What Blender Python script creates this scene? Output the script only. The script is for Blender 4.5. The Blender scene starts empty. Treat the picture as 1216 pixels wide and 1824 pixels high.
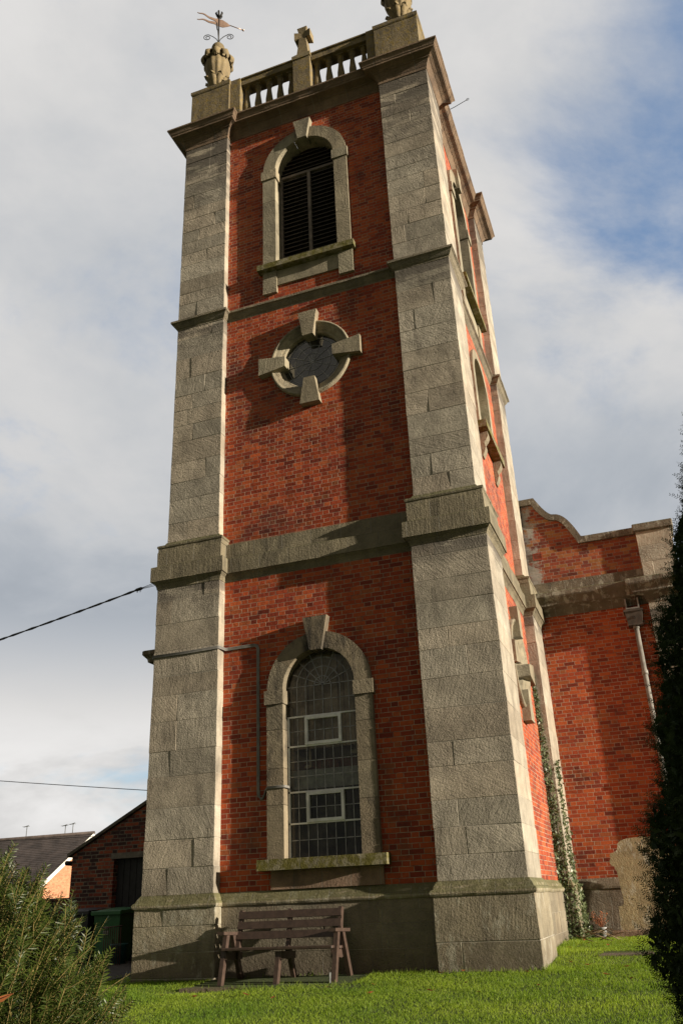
import bpy, bmesh, math, random
import numpy as np
from mathutils import Vector, Matrix, noise as mnoise
R = math.radians
rng = random.Random(7)
nrg = np.random.default_rng(11)
S = bpy.context.scene
COL = S.collection

# ------------------------------------------------------------------ camera
cam = bpy.data.objects.new("camera", bpy.data.cameras.new("camera")); COL.objects.link(cam)
CAM = Vector((7.96551, -12.56237, 1.26177))
fw = Vector((-0.29989685, 0.85800189, 0.41700675)); rt = Vector((0.93696035, 0.34709973, -0.04033692)); up = Vector((0.17935209, -0.37862187, 0.90800788))
m = Matrix((rt, up, -fw)).transposed().to_4x4(); m.translation = CAM
cam.matrix_world = m
cam.data.sensor_fit = 'HORIZONTAL'; cam.data.sensor_width = 36.0
cam.data.lens = 1518.4149 / 1216 * 36.0
cam.data.clip_start = 0.05; cam.data.clip_end = 3000
S.camera = cam

# ------------------------------------------------------------------ light
SUN_EL, SUN_AZ = R(10.0), R(7.2)           # azimuth: from +X towards -Y
tosun = Vector((math.cos(SUN_EL)*math.cos(SUN_AZ), -math.cos(SUN_EL)*math.sin(SUN_AZ), math.sin(SUN_EL)))
sl = bpy.data.lights.new("sun", 'SUN'); sl.energy = 5.0; sl.angle = R(0.5); sl.color = (1.0, 0.89, 0.72)
so = bpy.data.objects.new("sun", sl); COL.objects.link(so)
so.rotation_euler = tosun.to_track_quat('Z', 'Y').to_euler(); so.location = (30, -8, 30)
S.view_settings.view_transform = 'Standard'; S.view_settings.look = 'None'
S.view_settings.exposure = 0.75; S.view_settings.gamma = 1.0
S.view_settings.use_curve_mapping = False

class NT:
    """small helper round a node tree"""
    def __init__(s, tree): s.t = tree; s.n = tree.nodes; s.l = tree.links
    def new(s, typ, **kw):
        nd = s.n.new(typ)
        for k, v in kw.items():
            if k == 'inp':
                for a, b in v.items(): s.put(nd.inputs[a], b)
            else: setattr(nd, k, v)
        return nd
    def put(s, sock, v):
        if isinstance(v, bpy.types.NodeSocket): s.l.new(v, sock)
        else: sock.default_value = v
    def math(s, op, a, b=0.0, c=None, clamp=False):
        nd = s.n.new('ShaderNodeMath'); nd.operation = op; nd.use_clamp = clamp
        s.put(nd.inputs[0], a)
        s.put(nd.inputs[1], b)
        if c is not None: s.put(nd.inputs[2], c)
        return nd.outputs[0]
    def vmath(s, op, a, b=(0, 0, 0)):
        nd = s.n.new('ShaderNodeVectorMath'); nd.operation = op
        s.put(nd.inputs[0], a)
        if op == 'SCALE': s.put(nd.inputs['Scale'], b)
        else: s.put(nd.inputs[1], b)
        return nd.outputs[0] if op not in ('DOT_PRODUCT', 'LENGTH') else nd.outputs['Value']
    def mix(s, f, a, b, mode='MIX'):
        nd = s.n.new('ShaderNodeMix'); nd.data_type = 'RGBA'; nd.blend_type = mode
        s.put(nd.inputs[0], f); s.put(nd.inputs[6], c4(a)); s.put(nd.inputs[7], c4(b))
        return nd.outputs[2]
    def fmix(s, f, a, b):
        nd = s.n.new('ShaderNodeMix'); s.put(nd.inputs[0], f); s.put(nd.inputs[2], a); s.put(nd.inputs[3], b)
        return nd.outputs[0]
    def ramp(s, f, lo, hi, a=0.0, b=1.0):
        nd = s.n.new('ShaderNodeMapRange'); nd.interpolation_type = 'SMOOTHSTEP'
        s.put(nd.inputs[0], f); s.put(nd.inputs[1], lo); s.put(nd.inputs[2], hi); s.put(nd.inputs[3], a); s.put(nd.inputs[4], b)
        return nd.outputs[0]
    def noise(s, v, scale, detail=4, rough=0.55, dist=0.0, d3='3D'):
        nd = s.n.new('ShaderNodeTexNoise'); nd.noise_dimensions = d3
        if v is not None: s.l.new(v, nd.inputs['Vector'])
        nd.inputs['Scale'].default_value = scale; nd.inputs['Detail'].default_value = detail
        nd.inputs['Roughness'].default_value = rough; nd.inputs['Distortion'].default_value = dist
        return nd.outputs['Fac']
    def sep(s, v):
        nd = s.n.new('ShaderNodeSeparateXYZ'); s.l.new(v, nd.inputs[0]); return nd.outputs
    def comb(s, x, y, z=0.0):
        nd = s.n.new('ShaderNodeCombineXYZ'); s.put(nd.inputs[0], x); s.put(nd.inputs[1], y); s.put(nd.inputs[2], z); return nd.outputs[0]
    def white(s, v):
        nd = s.n.new('ShaderNodeTexWhiteNoise'); nd.noise_dimensions = '3D'; s.l.new(v, nd.inputs['Vector']); return nd.outputs['Value']
def c4(a):
    return (*a, 1.0) if isinstance(a, tuple) and len(a) == 3 else a

# ------------------------------------------------------------------ world
W = bpy.data.worlds.new("World"); S.world = W; W.use_nodes = True
T = NT(W.node_tree); T.n.clear()
outw = T.new('ShaderNodeOutputWorld'); bg = T.new('ShaderNodeBackground'); T.l.new(bg.outputs[0], outw.inputs[0])
sky = T.new('ShaderNodeTexSky', sky_type='NISHITA'); sky.sun_disc = False
sky.sun_elevation = SUN_EL; sky.sun_rotation = math.atan2(tosun.x, tosun.y)
dirv = T.new('ShaderNodeTexCoord').outputs['Generated']
dx, dy, dz = T.sep(dirv)
dzc = T.math('MAXIMUM', dz, 0.0)
den = T.math('ADD', dzc, 0.30)
cp = T.comb(T.math('DIVIDE', dx, den), T.math('DIVIDE', dy, den), 3.1)
n1 = T.noise(cp, 1.9, 10, 0.60, 0.35)
n2 = T.noise(T.vmath('ADD', cp, (7.3, 2.2, 1.0)), 2.2, 9, 0.56, 0.3)
n3 = T.noise(T.vmath('ADD', cp, (1.3, 9.2, 4.0)), 0.55, 3, 0.5)
# blue breaks are wider in the north-east, high up
bias = T.math('MULTIPLY', T.ramp(dx, -0.12, 0.18), T.math('MULTIPLY', T.ramp(dzc, 0.44, 0.72), 0.37))
cov = T.math('SUBTRACT', T.math('ADD', T.math('MULTIPLY', T.math('SUBTRACT', n1, 0.5), 1.9), 0.5), bias)
cloud = T.ramp(cov, -0.06, 0.44)
crv = T.new('ShaderNodeValToRGB'); T.l.new(dzc, crv.inputs[0]); els = crv.color_ramp.elements
prof = [(0.0, 0.33), (0.10, 0.36), (0.16, 0.43), (0.21, 0.40), (0.29, 0.295), (0.37, 0.30), (0.48, 0.355), (0.65, 0.37), (0.80, 0.39)]
while len(els) < len(prof): els.new(0.5)
for e, (p, g) in zip(els, prof): e.position = p; e.color = (g, g, g, 1)
wobz = T.math('ADD', dzc, T.math('MULTIPLY', T.math('SUBTRACT', n2, 0.5), 0.22))
T.l.new(wobz, crv.inputs[0])
lum = T.math('MULTIPLY', crv.outputs[0], T.fmix(T.ramp(n2, 0.32, 0.68), 0.87, 1.10))
lum = T.math('MULTIPLY', lum, T.fmix(T.ramp(n3, 0.3, 0.7), 1.02, 1.17))
# sky behind the camera dimmed and warmed to cut fill on front walls
south = T.ramp(dy, 0.40, -0.15)
warm = T.mix(T.ramp(lum, 0.24, 0.44), (0.86, 0.94, 1.05), (1.0, 0.985, 0.97))
ccol = T.vmath('SCALE', warm, lum)

blue = T.vmath('MULTIPLY', T.vmath('SCALE', sky.outputs[0], 0.10), (0.95, 1.0, 1.05))
blue = T.vmath('ADD', T.vmath('SCALE', blue, 0.7), (0.04, 0.08, 0.16))
fin = T.mix(cloud, blue, ccol)
fin = T.mix(south, fin, T.vmath('MULTIPLY', fin, (0.335, 0.305, 0.255)))
T.l.new(fin, bg.inputs[0]); bg.inputs[1].default_value = 1.0

# ------------------------------------------------------------------ mesh helpers
class MB:
    def __init__(s): s.v = []; s.f = []; s.m = []; s.r = []; s.sm = []
    def add(s, vs, fs, mat=0, rnd=0.5, smooth=False):
        o = len(s.v); s.v += [tuple(p) for p in vs]
        for f in fs:
            s.f.append(tuple(i+o for i in f)); s.m.append(mat); s.r.append(rnd); s.sm.append(smooth)
    def box(s, x0, x1, y0, y1, z0, z1, mat=0, rnd=0.5, jit=0.0, bev=0.0):
        if bev:
            b = bmesh.new()
            bmesh.ops.create_cube(b, size=1.0)
            for v in b.verts:
                v.co = Vector(((x0+x1)/2+v.co.x*(x1-x0), (y0+y1)/2+v.co.y*(y1-y0), (z0+z1)/2+v.co.z*(z1-z0)))
                if jit: v.co += Vector((rng.uniform(-jit, jit), rng.uniform(-jit, jit), rng.uniform(-jit, jit)*0.6))
            bmesh.ops.bevel(b, geom=b.edges[:], offset=bev, segments=1, affect='EDGES', profile=0.5)
            b.verts.index_update()
            s.add([v.co[:] for v in b.verts], [[v.index for v in f.verts] for f in b.faces], mat, rnd); b.free(); return
        vs = [(x, y, z) for z in (z0, z1) for y in (y0, y1) for x in (x0, x1)]
        if jit: vs = [(x+rng.uniform(-jit, jit), y+rng.uniform(-jit, jit), z+rng.uniform(-jit, jit)) for x, y, z in vs]
        s.add(vs, [(0, 2, 3, 1), (4, 5, 7, 6), (0, 1, 5, 4), (2, 6, 7, 3), (0, 4, 6, 2), (1, 3, 7, 5)], mat, rnd)
    def bar(s, p, q, w, h, mat=0, rnd=0.5, side=None):
        """rectangular bar from p to q, w along `side`, h across"""
        p = Vector(p); q = Vector(q); d = (q-p).normalized()
        a = Vector(side) if side else (Vector((0, 0, 1)) if abs(d.z) < 0.9 else Vector((1, 0, 0)))
        a = (a - d*a.dot(d)).normalized(); b = d.cross(a)
        vs = []
        for c in (p, q):
            for i, j in ((-1, -1), (1, -1), (1, 1), (-1, 1)): vs.append(c + a*(i*w/2) + b*(j*h/2))
        s.add(vs, [(0, 3, 2, 1), (4, 5, 6, 7), (0, 1, 5, 4), (1, 2, 6, 5), (2, 3, 7, 6), (3, 0, 4, 7)], mat, rnd)
    def tube(s, pts, rad, n=8, mat=0, smooth=True, cap=True):
        pts = [Vector(p) for p in pts]; k = len(pts)
        rr = rad if isinstance(rad, (list, tuple)) else [rad]*k
        vs = []; a = None
        for i, p in enumerate(pts):
            d = (pts[min(i+1, k-1)] - pts[max(i-1, 0)]).normalized()
            if a is None: a = d.orthogonal().normalized()
            a = (a - d*a.dot(d)).normalized(); b = d.cross(a)
            for j in range(n):
                t = 2*math.pi*j/n; vs.append(p + a*(rr[i]*math.cos(t)) + b*(rr[i]*math.sin(t)))
        fs = [(i*n+j, i*n+(j+1) % n, (i+1)*n+(j+1) % n, (i+1)*n+j) for i in range(k-1) for j in range(n)]
        if cap: fs += [tuple(range(n-1, -1, -1)), tuple((k-1)*n+j for j in range(n))]
        s.add(vs, fs, mat, 0.5, smooth)
    def lathe(s, prof, c=(0, 0, 0), n=24, mat=0, smooth=True, mod=None):
        vs = []
        for k, (r, z) in enumerate(prof):
            for j in range(n):
                t = 2*math.pi*j/n; q = r*(mod(t, z) if mod else 1)
                vs.append((c[0]+q*math.cos(t), c[1]+q*math.sin(t), c[2]+z))
        fs = [(i*n+j, i*n+(j+1) % n, (i+1)*n+(j+1) % n, (i+1)*n+j) for i in range(len(prof)-1) for j in range(n)]
        s.add(vs, fs, mat, 0.5, smooth)
    def sweep(s, path, prof, mat=0, closed=True, smooth=False, wob=0.007):
        """path: CCW rectilinear outline (x,y); prof: (outward offset, z)"""
        P0 = [Vector(p) for p in path]; P = []; offs = []
        for i in range(len(P0)):
            a = P0[i-1] if (closed or i > 0) else None
            b = P0[(i+1) % len(P0)] if (closed or i < len(P0)-1) else None
            nn = Vector((0, 0)); n2_ = None
            for k, e in enumerate(((P0[i]-a) if a is not None else None, (b-P0[i]) if b is not None else None)):
                if e is None: continue
                e = e.normalized(); nn += Vector((e.y, -e.x))
                if k == 1: n2_ = Vector((e.y, -e.x))
            P.append(P0[i]); offs.append(nn)
            if b is not None and wob:
                m_ = int((b-P0[i]).length/0.16)
                for k in range(1, m_): P.append(P0[i].lerp(b, k/m_)); offs.append(n2_)
        n = len(P)
        def pt_(i, e, z):
            q = P[i]; w1 = w2 = 0.0
            if wob and e > -0.02:
                c = (q.x*4.1, q.y*4.1, z*9.0); w1 = wob*(mnoise.noise(c)+0.7*mnoise.noise((q.x*17, q.y*17, z*23))); w2 = wob*0.8*mnoise.noise((q.x*3.3+9, q.y*3.3, round(z*4)*1.7))
            return (q.x+offs[i].x*(e+w1), q.y+offs[i].y*(e+w1), z+w2)
        vs = [pt_(i, e, z) for e, z in prof for i in range(n)]
        fs = []
        for k in range(len(prof)-1):
            for i in range(n if closed else n-1):
                j = (i+1) % n
                fs.append((k*n+i, k*n+j, (k+1)*n+j, (k+1)*n+i))
        s.add(vs, fs, mat, 0.5, smooth)
    # ---- pieces in a wall frame:  M(u, d, v) -> world
    def prism(s, M, poly, d0, d1, mat=0, rnd=0.5, jit=0.0):
        n = len(poly)
        vs = [M(u, d0+rng.uniform(-jit, jit), v) for u, v in poly]+[M(u, d1, v) for u, v in poly]
        fs = [tuple(range(n)), tuple(range(2*n-1, n-1, -1))]+[(i, (i+1) % n, n+(i+1) % n, n+i) for i in range(n)]
        s.add(vs, fs, mat, rnd)
    def ring(s, M, cu, cv, prof, a0, a1, n=32, mat=0, smooth=False, close=True):
        """prof: (radius, depth) swept round (cu,cv) from angle a0 to a1 (0 = +u, 90 = +v)"""
        k = len(prof); vs = []
        for i in range(n+1):
            t = a0+(a1-a0)*i/n
            for r, d in prof: vs.append(M(cu+r*math.cos(t), d, cv+r*math.sin(t)))
        fs = [(i*k+j, i*k+(j+1) % k, (i+1)*k+(j+1) % k, (i+1)*k+j) for i in range(n) for j in range(k if close else k-1)]
        s.add(vs, fs, mat, 0.5, smooth)
    def panel(s, M, u0, u1, v0, v1, d, opens=(), mat=0):
        """flat wall at depth d, with openings given as lists of (u, vlow, vhigh)"""
        ops = sorted(opens, key=lambda o: o[0][0]); cur = u0; q = []
        for op in ops:
            q.append((cur, op[0][0], None))
            for a, b in zip(op[:-1], op[1:]): q.append((a[0], b[0], (a, b)))
            cur = op[-1][0]
        q.append((cur, u1, None))
        for a, b, o in q:
            if o is None: s.add([M(a, d, v0), M(b, d, v0), M(b, d, v1), M(a, d, v1)], [(0, 1, 2, 3)], mat)
            else:
                A, B = o
                s.add([M(a, d, v0), M(b, d, v0), M(b, d, B[1]), M(a, d, A[1])], [(0, 1, 2, 3)], mat)
                s.add([M(a, d, A[2]), M(b, d, B[2]), M(b, d, v1), M(a, d, v1)], [(0, 1, 2, 3)], mat)
    def build(s, name, mats, parent=None, origin=None, bevel=0.0):
        me = bpy.data.meshes.new(name)
        o = Vector(origin) if origin is not None else (parent['_w'] if parent is not None and '_w' in parent else Vector((0, 0, 0)))
        o = Vector(o)
        me.from_pydata([(x-o.x, y-o.y, z-o.z) for x, y, z in s.v], [], s.f)
        for mt in (mats if isinstance(mats, (list, tuple)) else [mats]): me.materials.append(mt)
        me.polygons.foreach_set('material_index', s.m)
        me.polygons.foreach_set('use_smooth', s.sm)
        at = me.attributes.new('rnd', 'FLOAT', 'FACE'); at.data.foreach_set('value', s.r)
        bm = bmesh.new(); bm.from_mesh(me); bmesh.ops.recalc_face_normals(bm, faces=bm.faces); bm.to_mesh(me); bm.free()
        ob = bpy.data.objects.new(name, me); COL.objects.link(ob)
        if parent is None: ob.location = o
        else:
            ob.parent = parent; ob.location = o - Vector(parent['_w'])
        ob['_w'] = tuple(o)
        return ob

def tag(o, label=None, cat=None, group=None, kind=None):
    if label: o['label'] = label
    if cat: o['category'] = cat
    if group: o['group'] = group
    if kind: o['kind'] = kind
    return o
def thing(name, label, cat, loc=(0, 0, 0), group=None):
    o = bpy.data.objects.new(name, None); COL.objects.link(o); o.location = loc; o['_w'] = tuple(loc)
    o.empty_display_size = 0.3
    return tag(o, label, cat, group)
def copy_tree(o, parent=None):
    c = o.copy(); COL.objects.link(c)
    if parent is not None: c.parent = parent
    for ch in list(o.children): copy_tree(ch, c)
    return c
def leafmesh(name, V, F, mats, parent, rnd=None, smooth=False, origin=None):
    """big foliage mesh from numpy arrays; F is (n,k)"""
    o = np.array(origin if origin is not None else (parent['_w'] if parent is not None else (0, 0, 0)), float)
    me = bpy.data.meshes.new(name); V = np.asarray(V, float)-o; F = np.asarray(F, np.int32)
    me.vertices.add(len(V)); me.vertices.foreach_set('co', V.astype(np.float32).ravel())
    k = F.shape[1]; me.loops.add(F.size); me.loops.foreach_set('vertex_index', F.ravel())
    me.polygons.add(len(F)); me.polygons.foreach_set('loop_start', np.arange(0, F.size, k, dtype=np.int32))
    me.update(calc_edges=True)
    for mt in (mats if isinstance(mats, (list, tuple)) else [mats]): me.materials.append(mt)
    if rnd is not None:
        at = me.attributes.new('rnd', 'FLOAT', 'FACE'); at.data.foreach_set('value', np.asarray(rnd, np.float32))
    ob = bpy.data.objects.new(name, me); COL.objects.link(ob)
    ob['_w'] = tuple(o)
    if parent is None: ob.location = o
    else: ob.parent = parent; ob.location = Vector(o)-Vector(parent['_w'])
    return ob

# ------------------------------------------------------------------ materials
def mat_new(name):
    mt = bpy.data.materials.new(name); mt.use_nodes = True
    t = NT(mt.node_tree); b = t.n['Principled BSDF']; return mt, t, b
def face_uv(t):
    """(u, v) in metres on any upright wall, from world position and normal"""
    g = t.new('ShaderNodeNewGeometry'); px, py, pz = t.sep(g.outputs['Position']); nx, ny, nz = t.sep(g.outputs['True Normal'])
    side = t.math('GREATER_THAN', t.math('ABSOLUTE', nx), t.math('ABSOLUTE', ny))
    u = t.fmix(side, px, py)
    return u, pz, g.outputs['Position'], nz, side
def bump(t, b, h, strength=0.4, dist=0.01):
    nd = t.new('ShaderNodeBump'); nd.inputs['Strength'].default_value = strength; nd.inputs['Distance'].default_value = dist
    t.l.new(h, nd.inputs['Height']); t.l.new(nd.outputs[0], b.inputs['Normal']); return nd

def brick_mat(name, pal, mortar, period=0.345, course=0.0764, z0=1.475, joint=0.0042, soot=0.35, efflo=False, rough_b=1.0):
    mt, t, b = mat_new(name)
    u, v, pos, nz, side = face_uv(t)
    wob = t.noise(pos, 3.0, 2)
    vv = t.math('ADD', v, t.math('MULTIPLY', t.math('SUBTRACT', wob, 0.5), 0.012))
    row = t.math('FLOOR', t.math('DIVIDE', t.math('SUBTRACT', vv, z0), course))
    fv = t.math('FRACT', t.math('DIVIDE', t.math('SUBTRACT', vv, z0), course))
    jr = t.white(t.comb(row, 3.7, 1.0))
    tt = t.math('ADD', t.math('ADD', t.math('DIVIDE', u, period), t.math('MULTIPLY', t.math('MODULO', t.math('ABSOLUTE', row), 2.0), 0.5)), t.math('MULTIPLY', jr, 0.07))
    fl = t.math('FLOOR', tt); fr = t.math('FRACT', tt)
    split = 0.66
    hd = t.math('GREATER_THAN', fr, split)
    # distance to the nearest vertical joint, metres
    du = t.math('MINIMUM', t.math('MINIMUM', fr, t.math('SUBTRACT', 1.0, fr)), t.math('ABSOLUTE', t.math('SUBTRACT', fr, split)))
    du = t.math('MULTIPLY', du, period)
    dv = t.math('MULTIPLY', t.math('MINIMUM', fv, t.math('SUBTRACT', 1.0, fv)), course)
    ragged = t.noise(pos, 45.0, 3)
    dist = t.math('ADD', t.math('MINIMUM', du, dv), t.math('MULTIPLY', t.math('SUBTRACT', ragged, 0.5), 0.006))
    inb = t.ramp(dist, joint-0.0016, joint+0.0016)
    idv = t.comb(t.math('ADD', t.math('MULTIPLY', fl, 2.0), hd), row, t.math('MULTIPLY', side, 13.0))
    r1 = t.white(idv); r2 = t.white(t.vmath('ADD', idv, (31.0, 7.0, 3.0)))
    cr = t.new('ShaderNodeValToRGB'); t.l.new(r1, cr.inputs[0]); cr.color_ramp.interpolation = 'LINEAR'
    els = cr.color_ramp.elements
    while len(els) < len(pal): els.new(0.5)
    for e, (p, c) in zip(els, pal): e.position = p; e.color = c4(c)
    mott = t.noise(pos, 22.0, 5, 0.65)
    colr = t.mix(t.math('MULTIPLY', t.ramp(mott, 0.35, 0.7), 0.42), cr.outputs[0], t.vmath('MULTIPLY', cr.outputs[0], (0.60, 0.46, 0.46)))
    # weathering in big patches: soot and cleaner areas
    pat = t.noise(pos, 1.15, 5, 0.68)
    colr = t.mix(t.math('MULTIPLY', t.ramp(pat, 0.48, 0.70), soot), colr, (0.035, 0.012, 0.012))
    mo_f = t.noise(pos, 1.7, 3, 0.6)
    mo = t.mix(t.ramp(mo_f, 0.40, 0.66), mortar, tuple(c*0.6 for c in mortar))
    # some joints have lost their pointing / are covered by dirt
    lost = t.ramp(t.noise(pos, 4.0, 3), 0.55, 0.66)
    mo = t.mix(t.math('MULTIPLY', lost, 0.6), mo, (0.05, 0.022, 0.017))
    base = t.mix(inb, mo, colr)
    sm = t.noise(t.vmath('ADD', pos, (4.0, 2.0, 7.0)), 1.3, 7, 0.72)
    base = t.mix(t.ramp(sm, 0.66, 0.78, 0.0, 0.45), base, (0.36, 0.27, 0.20))
    if efflo:
        px, py, pz = t.sep(pos)
        ne = t.noise(pos, 4.5, 6, 0.7)
        near = t.ramp(px, 5.9, 6.45, 0.26, 0.0)
        low = t.ramp(pz, 8.3, 7.6, 0.0, 0.08)
        mj = t.fmix(inb, 0.06, -0.02)
        e = t.ramp(t.math('ADD', t.math('ADD', ne, mj), t.math('ADD', near, low)), 0.62, 0.76)
        base = t.mix(t.math('MULTIPLY', e, 0.82), base, (0.34, 0.33, 0.30))
    t.l.new(base, b.inputs['Base Color']); b.inputs['Roughness'].default_value = 0.85
    r3 = t.white(t.vmath('ADD', idv, (3.0, 17.0, 8.0)))
    uc = t.math('MULTIPLY', t.math('SUBTRACT', fr, t.fmix(hd, 0.33, 0.83)), period)
    lean = t.math('MULTIPLY', t.math('MULTIPLY', t.math('SUBTRACT', r3, 0.5), 16.0), uc)
    tilt = t.math('ADD', t.math('MULTIPLY', t.math('SUBTRACT', r2, 0.5), 0.35), lean)
    grit = t.noise(pos, 70.0, 3, 0.7)
    lump = t.noise(pos, 16.0, 3, 0.6)
    h = t.math('ADD', t.math('ADD', t.math('MULTIPLY', inb, 0.55), tilt), t.math('ADD', t.math('MULTIPLY', grit, 0.35), t.math('MULTIPLY', lump, 1.0*rough_b)))
    bump(t, b, h, 0.75, 0.008)
    return mt

def stone_mat(name, base=(0.43, 0.382, 0.305), dark=(0.10, 0.085, 0.065), soil=0.35, moss=0.0, mosscol=(0.11, 0.115, 0.025), lichen=0.0, tool=1.0, joints=0.0, low_dark=0.0, pale=0.0, bumps=0.7, sootz=None):
    mt, t, b = mat_new(name)
    u, v, pos, nz, side = face_uv(t)
    at = t.new('ShaderNodeAttribute', attribute_name='rnd'); rnd = at.outputs['Fac']
    tint = t.fmix(t.white(t.comb(rnd, 3.0, 8.0)), 0.83, 1.12)
    hue = t.white(t.comb(rnd, 9.0, 2.0))
    col = t.mix(t.ramp(t.noise(pos, 1.6, 5, 0.6), 0.3, 0.7), base, tuple(c*k for c, k in zip(base, (0.80, 0.79, 0.78))))
    col = t.vmath('SCALE', col, tint)
    col = t.mix(t.ramp(hue, 0.2, 0.9, 0.0, 0.40), col, t.vmath('MULTIPLY', col, (1.05, 0.93, 0.84)))
    col = t.mix(t.math('MULTIPLY', t.ramp(t.noise(pos, 38.0, 4, 0.7), 0.45, 0.75), 0.35), col, tuple(c*0.55 for c in base))
    bl = t.noise(t.vmath('ADD', pos, (9.0, 1.0, 6.0)), 2.7, 7, 0.70)
    col = t.vmath('SCALE', col, t.fmix(t.ramp(bl, 0.30, 0.70), 0.74, 1.16))
    scab = t.noise(t.vmath('ADD', pos, (2.0, 6.0, 3.0)), 5.5, 7, 0.78)
    col = t.mix(t.ramp(scab, 0.62, 0.70, 0.0, 0.5), col, dark)
    # rain streaks: stretched down the wall
    sv = t.comb(t.math('MULTIPLY', u, 5.0), t.math('MULTIPLY', v, 0.9), t.math('MULTIPLY', side, 5.0))
    st = t.noise(sv, 1.0, 5, 0.65)
    blot = t.noise(t.vmath('ADD', pos, (3.0, 8.0, 1.0)), 0.8, 4, 0.6)
    col = t.mix(t.math('MULTIPLY', t.ramp(t.math('ADD', t.math('MULTIPLY', st, 0.6), t.math('MULTIPLY', blot, 0.4)), 0.50, 0.66), soil), col, dark)
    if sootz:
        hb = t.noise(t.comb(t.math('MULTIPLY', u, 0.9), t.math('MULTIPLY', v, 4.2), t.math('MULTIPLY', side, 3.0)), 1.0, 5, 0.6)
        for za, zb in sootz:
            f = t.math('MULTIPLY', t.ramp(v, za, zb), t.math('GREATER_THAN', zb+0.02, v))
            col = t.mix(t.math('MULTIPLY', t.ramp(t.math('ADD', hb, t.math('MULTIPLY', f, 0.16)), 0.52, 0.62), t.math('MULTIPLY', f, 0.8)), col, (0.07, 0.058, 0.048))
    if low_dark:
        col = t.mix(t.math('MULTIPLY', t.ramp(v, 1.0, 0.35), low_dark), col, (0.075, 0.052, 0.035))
    if pale:
        pn = t.noise(t.vmath('MULTIPLY', pos, (2.0, 2.0, 1.0)), 3.0, 6, 0.72)
        col = t.mix(t.math('MULTIPLY', t.ramp(pn, 0.52, 0.60), pale), col, (0.46, 0.44, 0.36))
    if moss:
        mn = t.noise(pos, 7.0, 6, 0.7)
        ledge = t.ramp(nz, 0.02, 0.5, 0.0, 0.42)
        lo_ = 0.40 if moss > 0.9 else 0.62
        mk = t.ramp(t.math('ADD', mn, ledge), lo_, lo_+0.17)
        mv = t.mix(t.noise(pos, 14.0, 3), mosscol, tuple(c*0.45 for c in mosscol))
        col = t.mix(t.math('MULTIPLY', mk, moss), col, mv)
    if lichen:
        ln = t.noise(pos, 11.0, 6, 0.75)
        col = t.mix(t.math('MULTIPLY', t.ramp(ln, 0.50, 0.60), lichen), col, (0.25, 0.17, 0.025))
    h = t.math('ADD', t.math('MULTIPLY', t.noise(pos, 36.0, 5, 0.7), 1.5), t.math('MULTIPLY', t.noise(pos, 9.0, 4, 0.65), 1.3))
    # chisel work: strokes whose direction changes from block to block
    ang = t.math('MULTIPLY', t.math('SUBTRACT', rnd, 0.5), 3.0)
    ca = t.math('COSINE', ang); sa = t.math('SINE', ang)
    ru = t.math('ADD', t.math('MULTIPLY', u, ca), t.math('MULTIPLY', v, sa))
    rv = t.math('SUBTRACT', t.math('MULTIPLY', v, ca), t.math('MULTIPLY', u, sa))
    tv = t.comb(t.math('MULTIPLY', ru, 26.0), t.math('MULTIPLY', rv, 3.2), t.math('MULTIPLY', rnd, 40.0))
    tl = t.noise(tv, 1.0, 3, 0.6, 0.4)
    h = t.math('ADD', h, t.math('MULTIPLY', tl, 1.2*tool))
    h = t.math('MULTIPLY', h, t.fmix(t.white(t.comb(rnd, 1.0, 4.0)), 0.40, 1.35))
    pits = t.ramp(t.noise(t.vmath('ADD', pos, (5.0, 5.0, 5.0)), 13.0, 2), 0.68, 0.75)
    h = t.math('SUBTRACT', h, t.math('MULTIPLY', pits, 0.9))
    if joints:
        rw = t.math('FLOOR', t.math('DIVIDE', v, 0.29))
        uu = t.math('ADD', t.math('DIVIDE', u, joints), t.math('MULTIPLY', t.white(t.comb(rw, 2.0, 5.0)), 1.0))
        uj = t.math('FRACT', uu)
        ds = t.math('MULTIPLY', t.math('MINIMUM', uj, t.math('SUBTRACT', 1.0, uj)), joints)
        jm = t.ramp(ds, 0.007, 0.004)
        h = t.math('SUBTRACT', h, t.math('MULTIPLY', jm, 1.6))
        col = t.mix(t.math('MULTIPLY', jm, 0.6), col, t.mix(t.white(t.comb(t.math('FLOOR', uu), rw, 1.0)), (0.05, 0.045, 0.04), (0.36, 0.34, 0.29)))
        col = t.vmath('SCALE', col, t.fmix(t.white(t.comb(t.math('FLOOR', t.math('ADD', uu, 0.0)), rw, 9.0)), 0.86, 1.1))
    t.l.new(col, b.inputs['Base Color']); b.inputs['Roughness'].default_value = 0.9
    bump(t, b, h, bumps, 0.014)
    return mt

def plain(name, col, rough=0.6, metal=0.0, var=0.2, scale=8.0, bmp=0.0, bscale=60.0, spec=None):
    mt, t, b = mat_new(name)
    tc = t.new('ShaderNodeTexCoord').outputs['Object']
    n = t.noise(tc, scale, 5, 0.6)
    c = t.mix(t.ramp(n, 0.3, 0.7), tuple(x*(1-var) for x in col), tuple(min(1, x*(1+var)) for x in col))
    t.l.new(c, b.inputs['Base Color']); b.inputs['Roughness'].default_value = rough; b.inputs['Metallic'].default_value = metal
    if spec is not None: b.inputs['Specular IOR Level'].default_value = spec
    if bmp: bump(t, b, t.noise(tc, bscale, 4, 0.6), bmp, 0.005)
    return mt

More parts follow.
